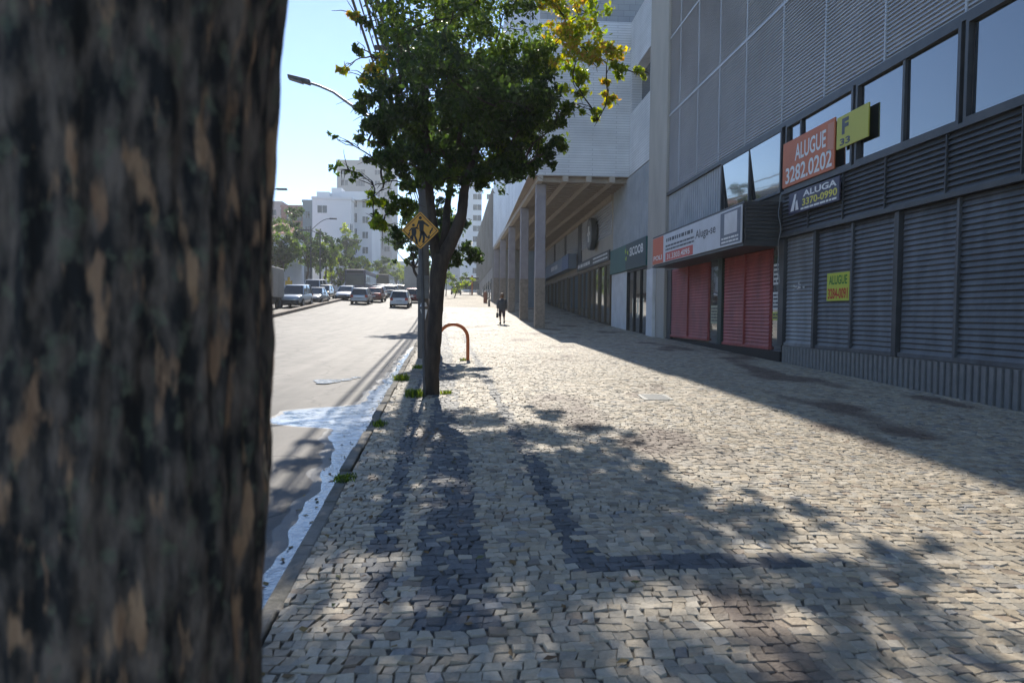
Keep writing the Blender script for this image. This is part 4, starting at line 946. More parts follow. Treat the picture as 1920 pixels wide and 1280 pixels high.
# fallen leaves lying about under the tree and along the kerb
rs = random.Random(41); C = []
for k in range(420):
    y = rs.uniform(2.2, 18); u = KERB+.12+abs(rs.gauss(0, 1.3)) if k % 3 else KERB-.02-abs(rs.gauss(0, .12)); x = xu(u, y)
    z = (zg(y) if u > KERB else zr(x, y))+.012
    C.append(((x, y, z), rs.choice([(.16, .1, .04), (.2, .14, .05), (.1, .06, .03), (.09, .1, .03)])))
V, F, CC = leaves(C, .07, 17)
zc = np.array([c[0][2] for c in C]).repeat(4); V[:, 2] = zc + (V[:, 2]-zc)*.22
b = MB(); b.v = [tuple(v) for v in V]; b.f = [tuple(int(i) for i in f) for f in F]; b.c = [tuple(c) for c in CC]
struct(b.build('fallen_leaves', mat('dry_leaf', (.15, .1, .04), .8, attr='Col'), attr='Col'), 'stuff')

# ------------------------------------------------------------------ street furniture
# crossing sign
S = thing('crossing_sign', 'yellow diamond sign showing an adult leading a child across a crossing', 'road sign', (at(795, 735, 11.05).x, 11.05, zg(11.05)), world=True)
sp = at(788, 432, 11.0)
pb = Vector((xu(-.62+.01, 11.05)-.06, 11.05, zg(11.05)))
pb = Vector((at(797, 735, 11.05).x, 11.05, zg(11.05)))
MB().tube([pb-Vector((0, 0, .2)), Vector((at(793, 560, 11.05).x, 11.05, at(793, 560, 11.05).z)), Vector((sp.x, 11.05, sp.z+.2))], .028, 10).build('post', mat('post_paint', (.085, .085, .09), .6, c2=(.05, .05, .052), ns=5), S, smooth=True)
hd = .3
def diamond(mb, r, y0, y1, rc=.03):
    pts = []
    for k in range(4):
        a = math.pi/2*k; d = Vector((math.cos(a), 0, math.sin(a))); s = Vector((-math.sin(a), 0, math.cos(a)))
        for f in (-1, -.4, .4, 1): pts.append(Vector((sp.x, 0, sp.z)) + d*(r-rc*abs(f)) + s*rc*f)
    mb.rings([[Vector((q.x, y1, q.z)) for q in pts], [Vector((q.x, y0, q.z)) for q in pts]])
b = MB(); diamond(b, hd, 11.0, 11.012); b.build('panel', mat('sign_yellow', (.72, .36, .03), .45, c2=(.62, .3, .03), ns=8), S)
b = MB()
for r0, r1 in ((.272, .258),):
    for k in range(4):
        a, c = math.pi/2*k, math.pi/2*(k+1)
        b.face([(sp.x+r0*math.cos(a), 10.996, sp.z+r0*math.sin(a)), (sp.x+r0*math.cos(c), 10.996, sp.z+r0*math.sin(c)), (sp.x+r1*math.cos(c), 10.996, sp.z+r1*math.sin(c)), (sp.x+r1*math.cos(a), 10.996, sp.z+r1*math.sin(a))])
b.build('border', M_black, S)
b = MB()
def pic(pts): b.face([(sp.x+x*hd, 10.994, sp.z+z*hd) for x, z in pts])
def dot(x, z, r): pic([(x+r*math.cos(a), z+r*math.sin(a)) for a in np.linspace(0, 6.28, 14, endpoint=False)])
dot(.0, .66, .085); dot(-.36, .27, .075)
pic([(-.1, .53), (.14, .53), (.2, .42), (.17, .0), (.08, -.12), (-.04, -.05), (-.06, .3)])
pic([(.14, .53), (.24, .44), (.48, .24), (.43, .19), (.16, .36)]); pic([(-.1, .53), (-.06, .4), (-.16, .1), (-.3, .05), (-.27, .12), (-.19, .2)])
pic([(.17, .02), (.06, -.1), (.14, -.4), (.1, -.66), (.22, -.66), (.26, -.36)]); pic([(.0, -.02), (.14, -.06), (.06, -.4), (-.02, -.62), (-.1, -.6), (-.04, -.36)])
pic([(.17, .0), (.1, -.1), (.36, -.42), (.42, -.36)])
pic([(-.46, .14), (-.24, .16), (-.2, -.1), (-.24, -.3), (-.44, -.28), (-.46, -.05)])
pic([(-.24, .16), (-.2, .08), (-.08, .06), (-.08, .12)]); pic([(-.46, .14), (-.46, .04), (-.56, -.08), (-.6, -.04)])
pic([(-.24, -.28), (-.34, -.28), (-.26, -.52), (-.24, -.72), (-.12, -.72), (-.14, -.5)]); pic([(-.44, -.26), (-.34, -.28), (-.38, -.5), (-.48, -.56)])
for x, z in ((-.62, -.2), (-.52, -.36), (.5, -.08), (.42, -.32), (.58, .06)): pic([(x-.03, z-.1), (x+.05, z-.1), (x+.1, z+.09), (x+.02, z+.09)])
b.build('pictogram', M_black, S)
MB().box(sp.x-.03, sp.x+.03, 11.012, 11.03, sp.z-.12, sp.z+.12).build('bracket', M_gal, S)

# utility pole, lamp and cables
PY0 = 18.0; pp = Vector((xu(-.5, PY0), PY0, zg(PY0)))
M_pole = mat('pole_concrete', (.16, .155, .15), .9, c2=(.1, .098, .095), ns=2, stretch=(1, 1, .3))
Up = thing('utility_pole', 'grey concrete utility pole rising behind the crossing sign', 'pole', pp, world=True)
MB().tube([pp-Vector((0, 0, .3)), pp+Vector((0, 0, 4)), pp+Vector((0, 0, 8.2))], [.15, .135, .115], 14)  .build('shaft', M_pole, Up, smooth=True)
b = MB(); b.box(pp.x-1.25, pp.x+.35, PY0-.16, PY0-.06, 7.5, 7.6); b.box(pp.x-1.25, pp.x+.35, PY0-.16, PY0-.06, 8.3, 8.4); b.build('crossarm', M_dark, Up)
b = MB()
for k in range(6): b.tube([(pp.x-1.2+.2*k, PY0-.11, 7.6), (pp.x-1.2+.2*k, PY0-.11, 7.72)], .04, 8)
b.build('insulators', M_rubber, Up)
q = at(799, 540, PY0-.2); b = MB(); b.box(pp.x-.16, pp.x+.16, PY0-.3, PY0-.13, q.z-.28, q.z+.32); b.build('meter_box', mat('box_paint', (.15, .155, .16), .6, c2=(.1, .1, .1), ns=4), Up, bevel=.02)
q = at(799, 571, PY0-.2); b = MB(); b.tube([(pp.x+.02, PY0-.22, q.z-.05), (pp.x+.02, PY0-.22, q.z+.06)], [.1, .06], 12); b.build('white_cap', M_white, Up)
b = MB(); b.face([(pp.x-.07, PY0-.17, q.z-.12), (pp.x+.03, PY0-.17, q.z-.52), (pp.x+.12, PY0-.17, q.z-.12)]); b.build('triangle_sticker', M_white, Up)
Lm = thing('street_lamp', 'long curved street lamp arm reaching over the road from the pole behind the tree', 'street lamp', (pp.x, PY0, 6.4), world=True)
pts = [at(797, 262, PY0), at(740, 240, PY0), at(690, 218, PY0), at(655, 195, PY0), at(625, 173, PY0), at(600, 162, PY0), at(575, 154, PY0)]
MB().tube(pts, [.05, .045, .04, .036, .034, .032, .03], 8).build('arm', M_gal, Lm, smooth=True)
a, c = at(582, 156, PY0), at(541, 144, PY0); d = (c-a)
b = MB(); o = Vector((0, .14, 0)); zz = Vector((0, 0, .05))
b.hexa([a-o*.7-zz, a+o*.7-zz, c+o-zz*.6, c-o-zz*.6, a-o*.7+zz*1.4, a+o*.7+zz*1.4, c+o+zz*.6, c-o+zz*.6]); b.build('lamp_head', M_dark, Lm, bevel=.02)
b = MB(); e = a.lerp(c, .35); b.hexa([e-o*.8-zz*1.3, e+o*.8-zz*1.3, c+o*.8-zz*1.1, c-o*.8-zz*1.1, e-o*.8-zz*.9, e+o*.8-zz*.9, c+o*.8-zz*.7, c-o*.8-zz*.7]); b.build('lens', M_farglass, Lm)
rc_ = random.Random(8)
for k in range(14):
    lat = (-1.16, -.86, -.7, -1.2, -1.12, -.95, -.9, -.8, -.74, -.62, -.5, -.4, -.28, -.15)[k]; hz = (7.64, 7.68, 7.6, 7.7, 7.9, 7.7, 8.35, 7.62, 7.66, 8.35, 7.7, 8.35, 7.6, 7.66)[k]; pts = []
    for y in np.linspace(-22, 58, 60):
        f = (y-PY0)/40; g2 = abs(f) % 1; sag = .55*4*g2*(1-g2)*(.8+.3*rc_.random()*0+.02*k)
        pts.append((xu(-.5, y)+lat, y, hz + (zg(y)-zg(PY0)) - sag))
    tag(MB().tube(pts, .016 if k not in (2, 5) else .028, 5).build('overhead_cable', M_black), 'dark overhead cable strung along the kerb through the top of the tree', 'cable', 'overhead cables along the kerb')

# bicycle rack: two bent tubes side by side
rk0 = ground(877, 675)
Rk = thing('bicycle_rack', 'orange red bicycle rack of two arched tubes on the pavement behind the forked tree', 'bicycle rack', rk0, world=True)
M_or = mat('orange_red_paint', (.6, .15, .03), .4, c2=(.5, .11, .03), ns=8)
for dy in (0, .11):
    pts = [(rk0.x, rk0.y+dy, rk0.z-.05), (rk0.x, rk0.y+dy, rk0.z+.52)]
    for a in np.linspace(0, math.pi, 13)[1:]: pts.append((rk0.x-.37+.37*math.cos(a), rk0.y+dy, rk0.z+.55+.36*math.sin(a)))
    pts.append((rk0.x-.74, rk0.y+dy, rk0.z-.05)); MB().tube(pts, .043, 12).build('tube', M_or, Rk, smooth=True)
MB().box(rk0.x-.03, rk0.x+.03, rk0.y, rk0.y+.11, rk0.z+.3, rk0.z+.34).build('spacer', M_or, Rk)
# access cover set in the paving
cv = ground(1228, 745); t = thing('access_cover', 'pale metal access cover set flat in the stone pavement', 'cover', cv, world=True)
b = MB(); b.hexa([(cv.x+dx, cv.y+dy, zg(cv.y+dy)+dz) for dz in (-.02, .012) for dx, dy in ((-.26, -.3), (.22, -.3), (.26, .3), (-.22, .3))]); b.build('plate', mat('worn_plate', (.32, .32, .3), .45, .3, c2=(.3, .3, .29), ns=9, bump=.3), t)
b = MB()
for k in range(5): y = cv.y-.22+.11*k; b.box(cv.x-.18, cv.x+.18, y-.012, y+.012, zg(y)+.004, zg(y)+.017)
b.build('ribs', M_gal, t)

def far_lamp(px, Y, ytop, heads, lab):
    b0 = at(px, 550, Y); g = zr(b0.x, Y); top = at(px, ytop, Y).z
    t = thing('street_lamp', lab, 'street lamp', (b0.x, Y, g), world=True, group='lamp posts in the avenue')
    MB().tube([(b0.x, Y, g-.2), (b0.x, Y, top)], [.11, .07], 8).build('post', M_dark, t, smooth=True)
    for s, L, hgt in heads:
        pts = [(b0.x+s*L*f, Y, top-.6+hgt*math.sin(f*math.pi/2)) for f in np.linspace(0, 1, 7)]
        MB().tube(pts, .045, 6).build('arm', M_dark, t, smooth=True)
        e = pts[-1]; b = MB(); b.box(min(e[0], e[0]+s*.9), max(e[0], e[0]+s*.9), Y-.15, Y+.15, e[2]-.08, e[2]+.08); b.build('lamp_head', M_dark, t, bevel=.02)
far_lamp(600.5, 76, 430, ((-1, 1.4, .5),), 'dark lamp post with a short arm standing before the white block')
far_lamp(583, 90, 424, ((1, 2.4, 1.6),), 'lamp post with a long arching arm just left of the white block')
far_lamp(622, 104, 462, ((1, 3., 1.6),), 'farther lamp post with a long arching arm before the white block')
far_lamp(494, 62, 352, ((1, 1.2, .5),), 'tall lamp post whose head shows beside the big near trunk')
# yellow post sign at the parked truck
p = at(542, 530, 62); g = zr(p.x, 62); t = thing('traffic_beacon', 'yellow traffic marker standing above the parked silver car', 'road marker', (p.x, 62, g), world=True)
M_trf = mat('traffic_yellow', (.62, .38, .03), .5)
MB().tube([(p.x, 62, g-.1), (p.x, 62, at(0, 512, 62).z)], .06, 8).build('post', M_gal, t); b = MB(); b.box(p.x-.3, p.x+.3, 61.85, 61.95, at(0, 531, 62).z, at(0, 520, 62).z); b.build('panel', M_trf, t); b = MB(); b.box(p.x-.1, p.x+.1, 61.86, 61.96, at(0, 520, 62).z+.01, at(0, 513, 62).z); b.build('top_plate', M_trf, t)

# bus shelter at the end of the pavement
g0 = ground(890, 553); Y = g0.y; t = thing('bus_shelter', 'dark flat roofed bus shelter with an orange post at the end of the pavement', 'bus shelter', (g0.x, Y, zg(Y)), world=True)
xa, xb = at(861, 550, Y).x, at(914, 550, Y).x; zt = at(880, 524, Y).z; z0 = zg(Y)
MB().box(xa, xb, Y-1, Y+1.2, zt, zt+.35).build('roof', M_dark, t, bevel=.03)
for x in (xa+.1, (xa+xb)/2-.6, xb-.3): MB().box(x, x+.14, Y+.8, Y+.95, z0-.1, zt).build('post', M_dark, t)
x = at(885, 550, Y).x; MB().box(x-.14, x+.14, Y-.9, Y-.6, z0-.1, zt+.6).build('orange_post', M_or, t)
MB().box(xa+.4, xb-.5, Y+.4, Y+.8, z0+.42, z0+.5).build('bench', M_brownframe, t)
MB().box(xa+.3, xb-.4, Y+.86, Y+.9, z0+.9, zt-.2).build('back_panel', M_farglass, t)
# small bollards by the last columns
for px, py, lab in ((910, 568, 'rust red bollard bin by the last column of the gallery'), (917, 574, 'short dark bollard in front of the rust red one')):
    p = ground(px, py); h = 1.15 if px == 910 else .6; t = thing('bollard', lab, 'bollard', p, world=True)
    MB().tube([p-Vector((0, 0, .1)), p+Vector((0, 0, h*.8)), p+Vector((0, 0, h))], [.2, .2, .14] if px == 910 else [.1, .1, .07], 12).build('post', mat('rust_red', (.3, .1, .05), .7) if px == 910 else M_dark, t, smooth=True)
    MB().tube([p+Vector((0, 0, h)), p+Vector((0, 0, h+.07))], [.16, .05], 12).build('cap', M_dark, t)

# ------------------------------------------------------------------ vehicles
def paint(name, c, metal=.35): return mat(name, c, .32, metal, coat=.6)
M_tail = mat('tail_lamp', (.4, .02, .015), .25); M_head = mat('head_lamp', (.65, .67, .7), .15, .4); M_plate = mat('number_plate', (.5, .5, .5), .5); M_plast = mat('black_plastic', (.025, .025, .027), .6)
STY = {  # length, half width, stations: (y, z under, z belt/deck, half width) ; greenhouse: front base, front roof, rear roof, rear base, roof z
 'hatch': dict(L=3.9, W=.84, st=[(-1.95, .42, .78, .7), (-1.9, .3, .92, .79), (-1.5, .24, .95, .84), (-.4, .22, .93, .84), (.6, .22, .92, .84), (1.2, .24, .86, .82), (1.7, .27, .72, .76), (1.93, .36, .58, .62)], gh=(.95, .15, -1.55, -1.9), H=1.5, wb=(1.22, -1.3), wr=.3),
 'sedan': dict(L=4.4, W=.87, st=[(-2.2, .42, .8, .72), (-2.12, .3, .95, .8), (-1.5, .24, .97, .86), (-.4, .22, .93, .87), (.7, .22, .92, .87), (1.4, .24, .85, .84), (1.95, .27, .72, .77), (2.18, .36, .58, .62)], gh=(.95, .2, -1.1, -1.75), H=1.46, wb=(1.35, -1.32), wr=.31),
 'suv': dict(L=4.5, W=.93, st=[(-2.25, .5, .95, .8), (-2.18, .36, 1.08, .88), (-1.6, .3, 1.1, .93), (-.4, .28, 1.08, .93), (.8, .28, 1.06, .93), (1.5, .3, 1.02, .9), (2.0, .33, .92, .84), (2.23, .42, .72, .7)], gh=(1.0, .35, -1.8, -2.15), H=1.76, wb=(1.4, -1.38), wr=.36),
 'van': dict(L=4.9, W=.95, st=[(-2.45, .5, 1.05, .86), (-2.4, .36, 1.15, .93), (-1.6, .3, 1.16, .95), (0, .28, 1.14, .95), (1.2, .28, 1.12, .95), (1.8, .3, 1.05, .92), (2.2, .33, .9, .86), (2.43, .42, .72, .72)], gh=(1.6, .85, -2.2, -2.38), H=2.05, wb=(1.55, -1.45), wr=.34)}
def car(label, style, M, X, Y, facing, group=None, extra_black=False, detail=True):
    S = STY[style]; W = S['W']; t = thing('car', label, 'car', (X, Y, min(zr(X, Y), zr(X, Y+1)) if uu(X, Y) < KERB else zg(Y)), 0 if facing > 0 else math.pi, group)
    sl2 = math.atan((zr(X, Y+1)-zr(X, Y-1))/2); t.rotation_euler.x = sl2*facing
    rings = []
    for y, zu, zb, hw in S['st']:
        rings.append([(-hw*.9, y, zu), (-hw, y, zu+.14), (-hw*1.0, y, (zu+zb)/2+.05), (-hw*.93, y, zb-.03), (-hw*.8, y, zb), (0, y, zb+.02), (hw*.8, y, zb), (hw*.93, y, zb-.03), (hw, y, (zu+zb)/2+.05), (hw, y, zu+.14), (hw*.9, y, zu)])
    bo = MB().rings(rings).build('body', M, t, smooth=True); sm = bo.modifiers.new('sub', 'SUBSURF'); sm.levels = 1; sm.render_levels = 1
    fb, fr, rr, rb = S['gh']; H = S['H']; zb = S['st'][3][2]-.04; wb2 = W*.9; wt = W*.72
    b = MB(); b.hexa([(-wb2, rb, zb), (wb2, rb, zb), (wb2, fb, zb-.03), (-wb2, fb, zb-.03), (-wt, rr, H-.05), (wt, rr, H-.05), (wt, fr, H-.05), (-wt, fr, H-.05)]); b.build('windows', M_carglass, t)
    b = MB(); w1 = wt+.02
    b.rings([[(-w1, rr-.07, H-.07), (w1, rr-.07, H-.07), (w1, fr+.05, H-.07), (-w1, fr+.05, H-.07)], [(-w1*.97, rr-.03, H-.03), (w1*.97, rr-.03, H-.03), (w1*.97, fr+.01, H-.03), (-w1*.97, fr+.01, H-.03)], [(-w1*.8, rr+.1, H), (w1*.8, rr+.1, H), (w1*.8, fr-.12, H), (-w1*.8, fr-.12, H)]]); b.build('roof', M, t, smooth=True)
    for s in (-1, 1):
        m0 = (fb+rb)/2-.1
        for pa, pb2, rr2 in (((s*wb2, fb, zb-.02), (s*wt, fr, H-.05), .035), ((s*wb2, rb+.02, zb), (s*wt, rr, H-.05), .06), ((s*(wb2+.005), m0, zb), (s*(wt+.005), m0, H-.05), .035)):
            MB().tube([pa, pb2], rr2, 6).build('pillar', M, t)
        MB().box(min(s*W*.96, s*(W+.17)), max(s*W*.96, s*(W+.17)), fb-.35, fb-.22, zb+.02, zb+.16).build('mirror', M, t, bevel=.02)
        for wy in S['wb']:
            tw = MB().disc((s*(W-.1), wy, S['wr']), (1, 0, 0), S['wr'], .2, 20).build('wheel', M_rubber, t, smooth=True)
            MB().disc((s*(W+.003), wy, S['wr']), (1, 0, 0), S['wr']*.62, .02, 14).build('rim', M_gal, tw)
        y = S['st'][0][0]
        zt = S['st'][1][2]
        b = MB(); b.box(min(s*W*.62, s*W*.93), max(s*W*.62, s*W*.93), y-.015, y+.12, zt-.26, zt-.04); b.build('tail_light', M_tail, t, bevel=.015)
        yf = S['st'][-1][0]; b = MB(); zf = S['st'][-2][2]
        b.hexa([(s*W*.45, yf-.12, zf-.2), (s*W*.86, yf-.32, zf-.18), (s*W*.88, yf-.4, zf-.04), (s*W*.45, yf-.2, zf-.05), (s*W*.45, yf-.02, zf-.2), (s*W*.84, yf-.2, zf-.18), (s*W*.84, yf-.26, zf-.04), (s*W*.45, yf-.1, zf-.05)]); b.build('headlight', M_head, t)
    y = S['st'][0][0]; MB().box(-W*.88, W*.88, y-.05, y+.2, .34, .5).build('bumper', M_plast if extra_black else M, t, bevel=.03)
    MB().box(-.25, .25, y-.065, y-.045, .56 if style != 'hatch' else .6, .7).build('number_plate', M_plate, t)
    yf = S['st'][-1][0]; MB().box(-W*.8, W*.8, yf-.2, yf+.05, .3, .48 if not extra_black else .62).build('bumper', M_plast, t, bevel=.03)
    MB().box(-.42, .42, yf-.15, yf+.02, .5, .58).build('grille', M_plast, t)
    MB().box(-W*.8, W*.8, S['wb'][1], S['wb'][0], .18, .3).build('underbody', M_black, t)
    # rear window inset and seats seen through it
    return t
def on_road(px, py): return ground(px, py)
P_silver = paint('silver_paint', (.5, .52, .55)); P_white = paint('white_car_paint', (.7, .71, .72), 0.); P_black = paint('black_car_paint', (.02, .022, .025)); P_red = paint('dark_red_paint', (.16, .02, .02)); P_grey = paint('grey_car_paint', (.16, .17, .18)); P_pale = paint('pale_blue_paint', (.38, .44, .5)); P_beige = paint('beige_car_paint', (.45, .41, .34))
def put(label, style, M, px, py, facing, dy=2., **k):
    p = ground(px, py); return car(label, style, M, p.x, p.y+dy, facing, 'cars on the avenue', **k)
put('white hatchback driving away in the lane nearest the kerb', 'hatch', P_white, 748, 577.5, 1)
put('silver hatchback driving away in the middle of the road', 'hatch', P_silver, 673, 571, 1)
put('white saloon coming towards the camera beyond the median kerb', 'sedan', P_white, 643, 563.5, -1)
put('silver grey off-roader with black bumper parked facing the camera, largest of the parked row', 'suv', P_pale, 546, 577, -1, dy=1.5, extra_black=True)
put('dark saloon with pale bonnet parked behind the silver off-roader', 'sedan', P_grey, 582, 571.5, -1)
put('white van parked behind the dark saloon, only its roof and windscreen showing', 'van', P_white, 578, 562, -1, dy=3)
put('beige hatchback parked last in the row by the median kerb', 'hatch', P_beige, 600, 562, -1)
put('dark red hatchback driving away ahead of the white hatchback', 'hatch', P_red, 772, 568, 1)
put('dark red car beside the silver hatchback, half hidden by it', 'sedan', paint('maroon_paint', (.2, .05, .04)), 700, 567, 1)
rq = random.Random(31); qc = [P_silver, P_white, P_black, P_red, P_grey, P_white, P_silver, P_beige, P_grey, P_white]
qn = ['silver', 'white', 'black', 'dark red', 'grey', 'second white', 'second silver', 'beige', 'second grey', 'third white']
for k, (px, py) in enumerate(((706, 561), (716, 557), (729, 558), (722, 553), (735, 554), (741, 551), (728, 549), (752, 553), (760, 550), (712, 551))):
    put(qn[k]+' car in the distant queue beyond the two hatchbacks', 'hatch' if k % 2 else 'sedan', qc[k], px, py, 1)
p = ground(855, 552); car('dark blue car parked at the end of the pavement by the bus shelter', 'sedan', paint('blue_paint', (.05, .06, .12)), p.x, p.y+2, 1)

def truck(label, cat, name, X, Y, W, H, L, M, facing, cab=True, zb=.95, base=None):
    g = zr(X, Y); t = thing(name, label, cat, (X, Y, g), 0 if facing > 0 else math.pi)
    b = MB(); y0, y1 = (-L/2, L/2-2.1) if cab else (-L/2, L/2)
    b.box(-W/2, W/2, y0, y1, zb, H); b.build('cargo_box', M, t, bevel=.04)
    b = MB()
    for x in np.linspace(-W/2+.1, W/2-.1, 9): b.box(x-.02, x+.02, y0-.02, y0, zb+.05, H-.05)
    for y in np.linspace(y0+.2, y1-.2, 12):
        for s in (-1, 1): b.box(min(s*W/2, s*(W/2+.02)), max(s*W/2, s*(W/2+.02)), y-.02, y+.02, zb+.05, H-.05)
    b.build('ribs', M, t)
    MB().box(-W*.42, W*.42, y0+.1, L/2-.3, .55, zb-.01).build('chassis', M_black, t)
    if cab:
        b = MB(); b.hexa([(-W*.46, y1+.1, .5), (W*.46, y1+.1, .5), (W*.46, L/2, .5), (-W*.46, L/2, .5), (-W*.44, y1+.1, 2.4), (W*.44, y1+.1, 2.4), (W*.43, L/2-.45, 2.4), (-W*.43, L/2-.45, 2.4)]); c = b.build('cab', P_white, t, bevel=.06)
        b = MB(); b.hexa([(-W*.41, L/2-.3, 1.45), (W*.41, L/2-.3, 1.45), (W*.41, L/2-.17, 1.45), (-W*.41, L/2-.17, 1.45), (-W*.39, L/2-.6, 2.2), (W*.39, L/2-.6, 2.2), (W*.39, L/2-.36, 2.2), (-W*.39, L/2-.36, 2.2)]); b.build('windscreen', M_carglass, c)
    for s in (-1, 1):
        for wy in (y0+1., L/2-1.):
            o = MB().disc((s*(W/2-.2), wy, .46), (1, 0, 0), .46, .28, 18).build('wheel', M_rubber, t, smooth=True); MB().disc((s*(W/2-.05), wy, .46), (1, 0, 0), .24, .03, 12).build('rim', M_gal, o)
        MB().box(min(s*W*.3, s*W*.45), max(s*W*.3, s*W*.45), y0-.03, y0+.05, .7, .85).build('tail_light', M_tail, t)
    MB().box(-W*.45, W*.45, y0-.02, y0+.08, .45, .6).build('bumper', M_black, t)
    return t
M_box = mat('cargo_box_paint', (.5, .47, .41), .55, c2=(.42, .39, .34), ns=1)
p = at(512, 575, 48.5); truck('pale box truck parked beyond the median kerb, mostly hidden by the near trunk', 'truck', 'box_truck', p.x-1.75, 50.5, 2.3, 3.15, 6.5, M_box, -1)
p = ground(776, 562); truck('beige box truck driving away beyond the white hatchback', 'truck', 'box_truck', p.x, p.y+4, 2.3, 3.9, 7.5, M_box, 1)
def bus(label, X, Y, facing, M):
    g = zr(X, Y); t = thing('bus', label, 'bus', (X, Y, g), 0 if facing > 0 else math.pi); W, H, L = 2.5, 3.1, 10.
    MB().box(-W/2, W/2, -L/2, L/2, .4, H).build('body', M, t, bevel=.12)
    f = L/2
    MB().box(-W*.45, W*.45, f-.02, f+.02, 1.2, 2.5).build('windscreen', mat('bus_windscreen', (.012, .016, .02), .25), t)
    MB().box(-W*.4, W*.4, f-.02, f+.025, 2.62, 2.95).build('destination_board', M_black, t)
    for s in (-1, 1):
        for k in range(6): MB().box(min(s*W/2, s*(W/2+.015)), max(s*W/2, s*(W/2+.015)), -L/2+.5+1.55*k, -L/2+1.9+1.55*k, 1.4, 2.5).build('window', M_carglass, t)
        for wy in (-L/2+2.4, L/2-2): MB().disc((s*(W/2-.15), wy, .5), (1, 0, 0), .5, .3, 18).build('wheel', M_rubber, t, smooth=True)
        MB().box(min(s*W*.3, s*W*.44), max(s*W*.3, s*W*.44), f-.02, f+.03, .7, .9).build('headlight', M_head, t)
    MB().box(-W*.47, W*.47, f-.05, f+.06, .35, .6).build('bumper', M_plast, t)
    MB().box(W*.1, W*.47, f-.02, f+.02, .95, 1.15).build('pale_panel', M_white, t)
p = ground(668, 556); bus('dark blue city bus coming towards the camera under the lime tree', p.x-.3, p.y+6, -1, mat('dark_bus_paint', (.1, .095, .13), .6))
p = ground(712, 546); bus('second dark bus farther off behind the queue of cars', p.x, p.y+10, -1, mat('grey_bus_paint', (.07, .08, .1), .6))

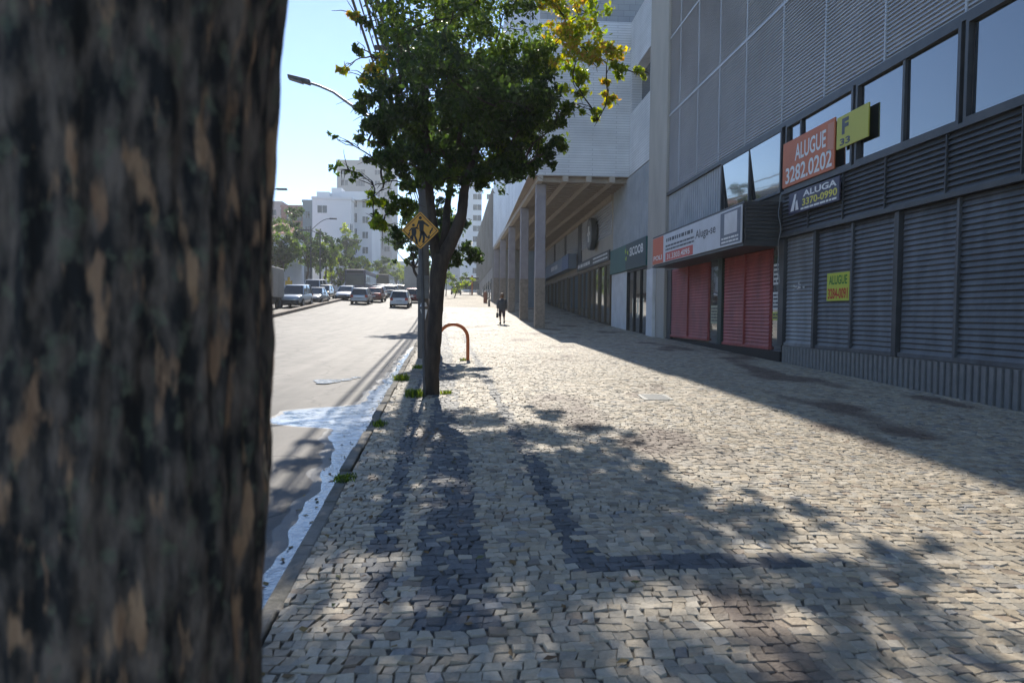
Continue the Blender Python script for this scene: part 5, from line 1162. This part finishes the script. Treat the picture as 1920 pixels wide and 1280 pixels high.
# ------------------------------------------------------------------ the pedestrian
def person(X, Y):
    g = zg(Y); t = thing('person', 'person in a dark padded jacket walking away up the sunny pavement carrying a dark bag', 'person', (X, Y, g), .05)
    M_skin = mat('skin', (.3, .17, .11), .55)
    J = {'pel': (0, 0, .93, .13), 'bel': (0, .01, 1.08, .125), 'che': (0, .03, 1.27, .14), 'nk0': (0, .02, 1.43, .06), 'nk1': (0, .035, 1.5, .05), 'hd0': (0, .05, 1.57, .08), 'hd1': (0, .05, 1.65, .085), 'hd2': (0, .045, 1.7, .06)}
    E = [('pel', 'bel'), ('bel', 'che'), ('che', 'nk0'), ('nk0', 'nk1'), ('nk1', 'hd0'), ('hd0', 'hd1'), ('hd1', 'hd2')]
    for s, n, ky, ay, hz in ((-1, 'l', .1, -.12, 0), (1, 'r', -.06, -.3, .08)):
        J.update({n+'hip': (s*.09, 0, .88, .095), n+'kn': (s*.1, ky, .5, .06), n+'cal': (s*.1, (ky+ay)/2-.03, .33+hz*.5, .056), n+'ank': (s*.1, ay, .09+hz, .035), n+'toe': (s*.11, ay+.15, .035+hz*.35, .03)})
        E += [('pel', n+'hip'), (n+'hip', n+'kn'), (n+'kn', n+'cal'), (n+'cal', n+'ank'), (n+'ank', n+'toe')]
        sw = .1*s
        J.update({n+'sh': (s*.18, .02, 1.38, .065), n+'el': (s*.25, -.03+sw*.4, 1.12, .045), n+'wr': (s*.26, .06+sw, .9, .03), n+'pa': (s*.26, .085+sw, .83, .033)})
        E += [('che', n+'sh'), (n+'sh', n+'el'), (n+'el', n+'wr'), (n+'wr', n+'pa')]
        for f, (dx, L) in enumerate(((-.022, .06), (-.008, .075), (.008, .07), (.02, .055))):
            J[n+'f%da' % f] = (s*.26+dx*.3, .09+sw+dx, .79, .0085); J[n+'f%db' % f] = (s*.26+dx*.3-s*.02, .095+sw+dx, .79-L, .0075); E += [(n+'pa', n+'f%da' % f), (n+'f%da' % f, n+'f%db' % f)]
        J[n+'ta'] = (s*.245, .12+sw, .82, .009); J[n+'tb'] = (s*.235, .13+sw, .785, .008); E += [(n+'pa', n+'ta'), (n+'ta', n+'tb')]
    ks = list(J); me = bpy.data.meshes.new('body'); me.from_pydata([J[k][:3] for k in ks], [(ks.index(a), ks.index(b)) for a, b in E], []); me.materials.append(M_skin)
    o = link('body', me, t); sk = o.modifiers.new('skin', 'SKIN'); sk.use_smooth_shade = True
    for i, k in enumerate(ks):
        v = me.skin_vertices[0].data[i]; v.radius = (J[k][3], J[k][3]*(.8 if k in ('che', 'bel', 'pel') else 1)); v.use_root = k == 'pel'
    ss = o.modifiers.new('sub', 'SUBSURF'); ss.levels = 1; ss.render_levels = 2
    def loft(name, secs, M, n=18, fold=.0, sd=1):
        r = random.Random(sd); rings = []
        for (cx, cy, z, rx, ry) in secs: rings.append([(cx+rx*math.cos(2*math.pi*k/n)*(1+r.uniform(-fold, fold)), cy+ry*math.sin(2*math.pi*k/n)*(1+r.uniform(-fold, fold)), z) for k in range(n)])
        return MB().rings(rings).build(name, M, t, smooth=True, angle=70)
    M_jack = mat('dark_jacket', (.03, .036, .045), .6, c2=(.05, .055, .065), ns=12, bump=.3)
    secs = []
    for k in range(13):
        f = k/12; z = .78+.66*f; pf = .012*math.sin(k*math.pi); rx = np.interp(f, [0, .2, .6, .8, .92, 1], [.2, .205, .215, .2, .14, .08]); ry = np.interp(f, [0, .2, .6, .85, 1], [.16, .17, .175, .14, .075]); q = 1+(.05 if k % 2 else 0)
        secs.append((0, .01, z, rx*q, ry*q))
    loft('jacket', secs, M_jack, 20, .02)
    for s in (-1, 1):
        sw = .1*s; b = MB(); b.tube([(s*.17, .02, 1.38), (s*.215, 0, 1.26), (s*.25, -.03+sw*.4, 1.12), (s*.262, .02+sw*.7, 1.0), (s*.265, .06+sw, .9)], [.085, .078, .07, .062, .055], 12); b.build('sleeve', M_jack, t, smooth=True)
        n = 'l' if s < 0 else 'r'
        b = MB(); b.tube([J[n+'hip'][:3], tuple(Vector(J[n+'hip'][:3]).lerp(Vector(J[n+'kn'][:3]), .5)), J[n+'kn'][:3], tuple(Vector(J[n+'kn'][:3]).lerp(Vector(J[n+'cal'][:3]), .4))], [.115, .1, .082, .075], 12); b.build('trouser_leg', mat('maroon_shorts', (.07, .04, .045), .8), t, smooth=True)
        a = Vector(J[n+'ank'][:3]); c = Vector(J[n+'toe'][:3]); b = MB(); b.rings([[(p2.x+w2*math.cos(2*math.pi*k/12), p2.y, p2.z+h2*math.sin(2*math.pi*k/12)) for k in range(12)] for p2, w2, h2 in ((a+Vector((0, -.08, -.03)), .03, .03), (a+Vector((0, -.05, -.03)), .05, .06), (a.lerp(c, .5), .052, .05), (c, .05, .038), (c+Vector((0, .06, -.005)), .025, .018))]); b.build('shoe', M_black, t, smooth=True)
    M_hair = mat('brown_hair', (.2, .1, .045), .6, c2=(.1, .05, .025), ns=30)
    secs = [(0, .035, 1.49, .085, .07), (0, .03, 1.55, .11, .1), (0, .03, 1.62, .118, .115), (0, .035, 1.68, .112, .112), (0, .04, 1.74, .08, .085), (0, .045, 1.765, .03, .03)]
    hrr = loft('hair', secs, M_hair, 18, .06, 4)
    for s in (-1, 1): MB().disc((s*.094, .07, 1.6), (1, 0, 0), .03, .02, 10).build('ear', M_skin, o)
    b = MB(); b.tube([(0, .15, 1.6), (0, .165, 1.58), (0, .15, 1.565)], [.012, .018, .012], 8); b.build('nose', M_skin, o)
    for s in (-1, 1): MB().disc((s*.032, .128, 1.625), (0, 1, 0), .011, .012, 10).build('eye', M_ktext, o)
    MB().box(-.025, .025, .124, .134, 1.53, 1.537).build('mouth', mat('lips', (.25, .09, .07), .5), o)
    B = thing('handbag', 'dark shoulder bag hanging in the left hand of the walking person', 'bag', (X-.27, Y-.05, g+.36), .05)
    MB().rings([[(x*.9*q, y*q, z) for x, y in ((-.06, -.15), (.06, -.15), (.075, 0), (.06, .15), (-.06, .15), (-.075, 0))] for q, z in ((.8, 0), (1.05, .05), (1, .2), (.8, .28))]).build('pouch', mat('bag_leather', (.025, .022, .025), .55), B, smooth=True)
    b = MB(); b.tube([(0, -.1, .27), (0, -.06, .42), (0, .0, .455), (0, .04, .42), (0, .1, .27)], .01, 6); b.build('strap', M_black, B)
pg = ground(941, 607.5); person(pg.x, pg.y)

# ------------------------------------------------------------------ the air
def haze():
    M = bpy.data.materials.new('haze'); M.use_nodes = True; n = M.node_tree; n.nodes.remove(n.nodes['Principled BSDF'])
    v = n.nodes.new('ShaderNodeVolumePrincipled'); v.inputs['Color'].default_value = (.9, .95, 1, 1); v.inputs['Density'].default_value = HAZE; v.inputs['Anisotropy'].default_value = .55
    n.links.new(v.outputs[0], n.nodes['Material Output'].inputs['Volume'])
    o = MB().box(-1600, 1600, -400, 2900, -12, 56).build('haze', M); struct(o, 'stuff')
HAZE = .0005
haze()
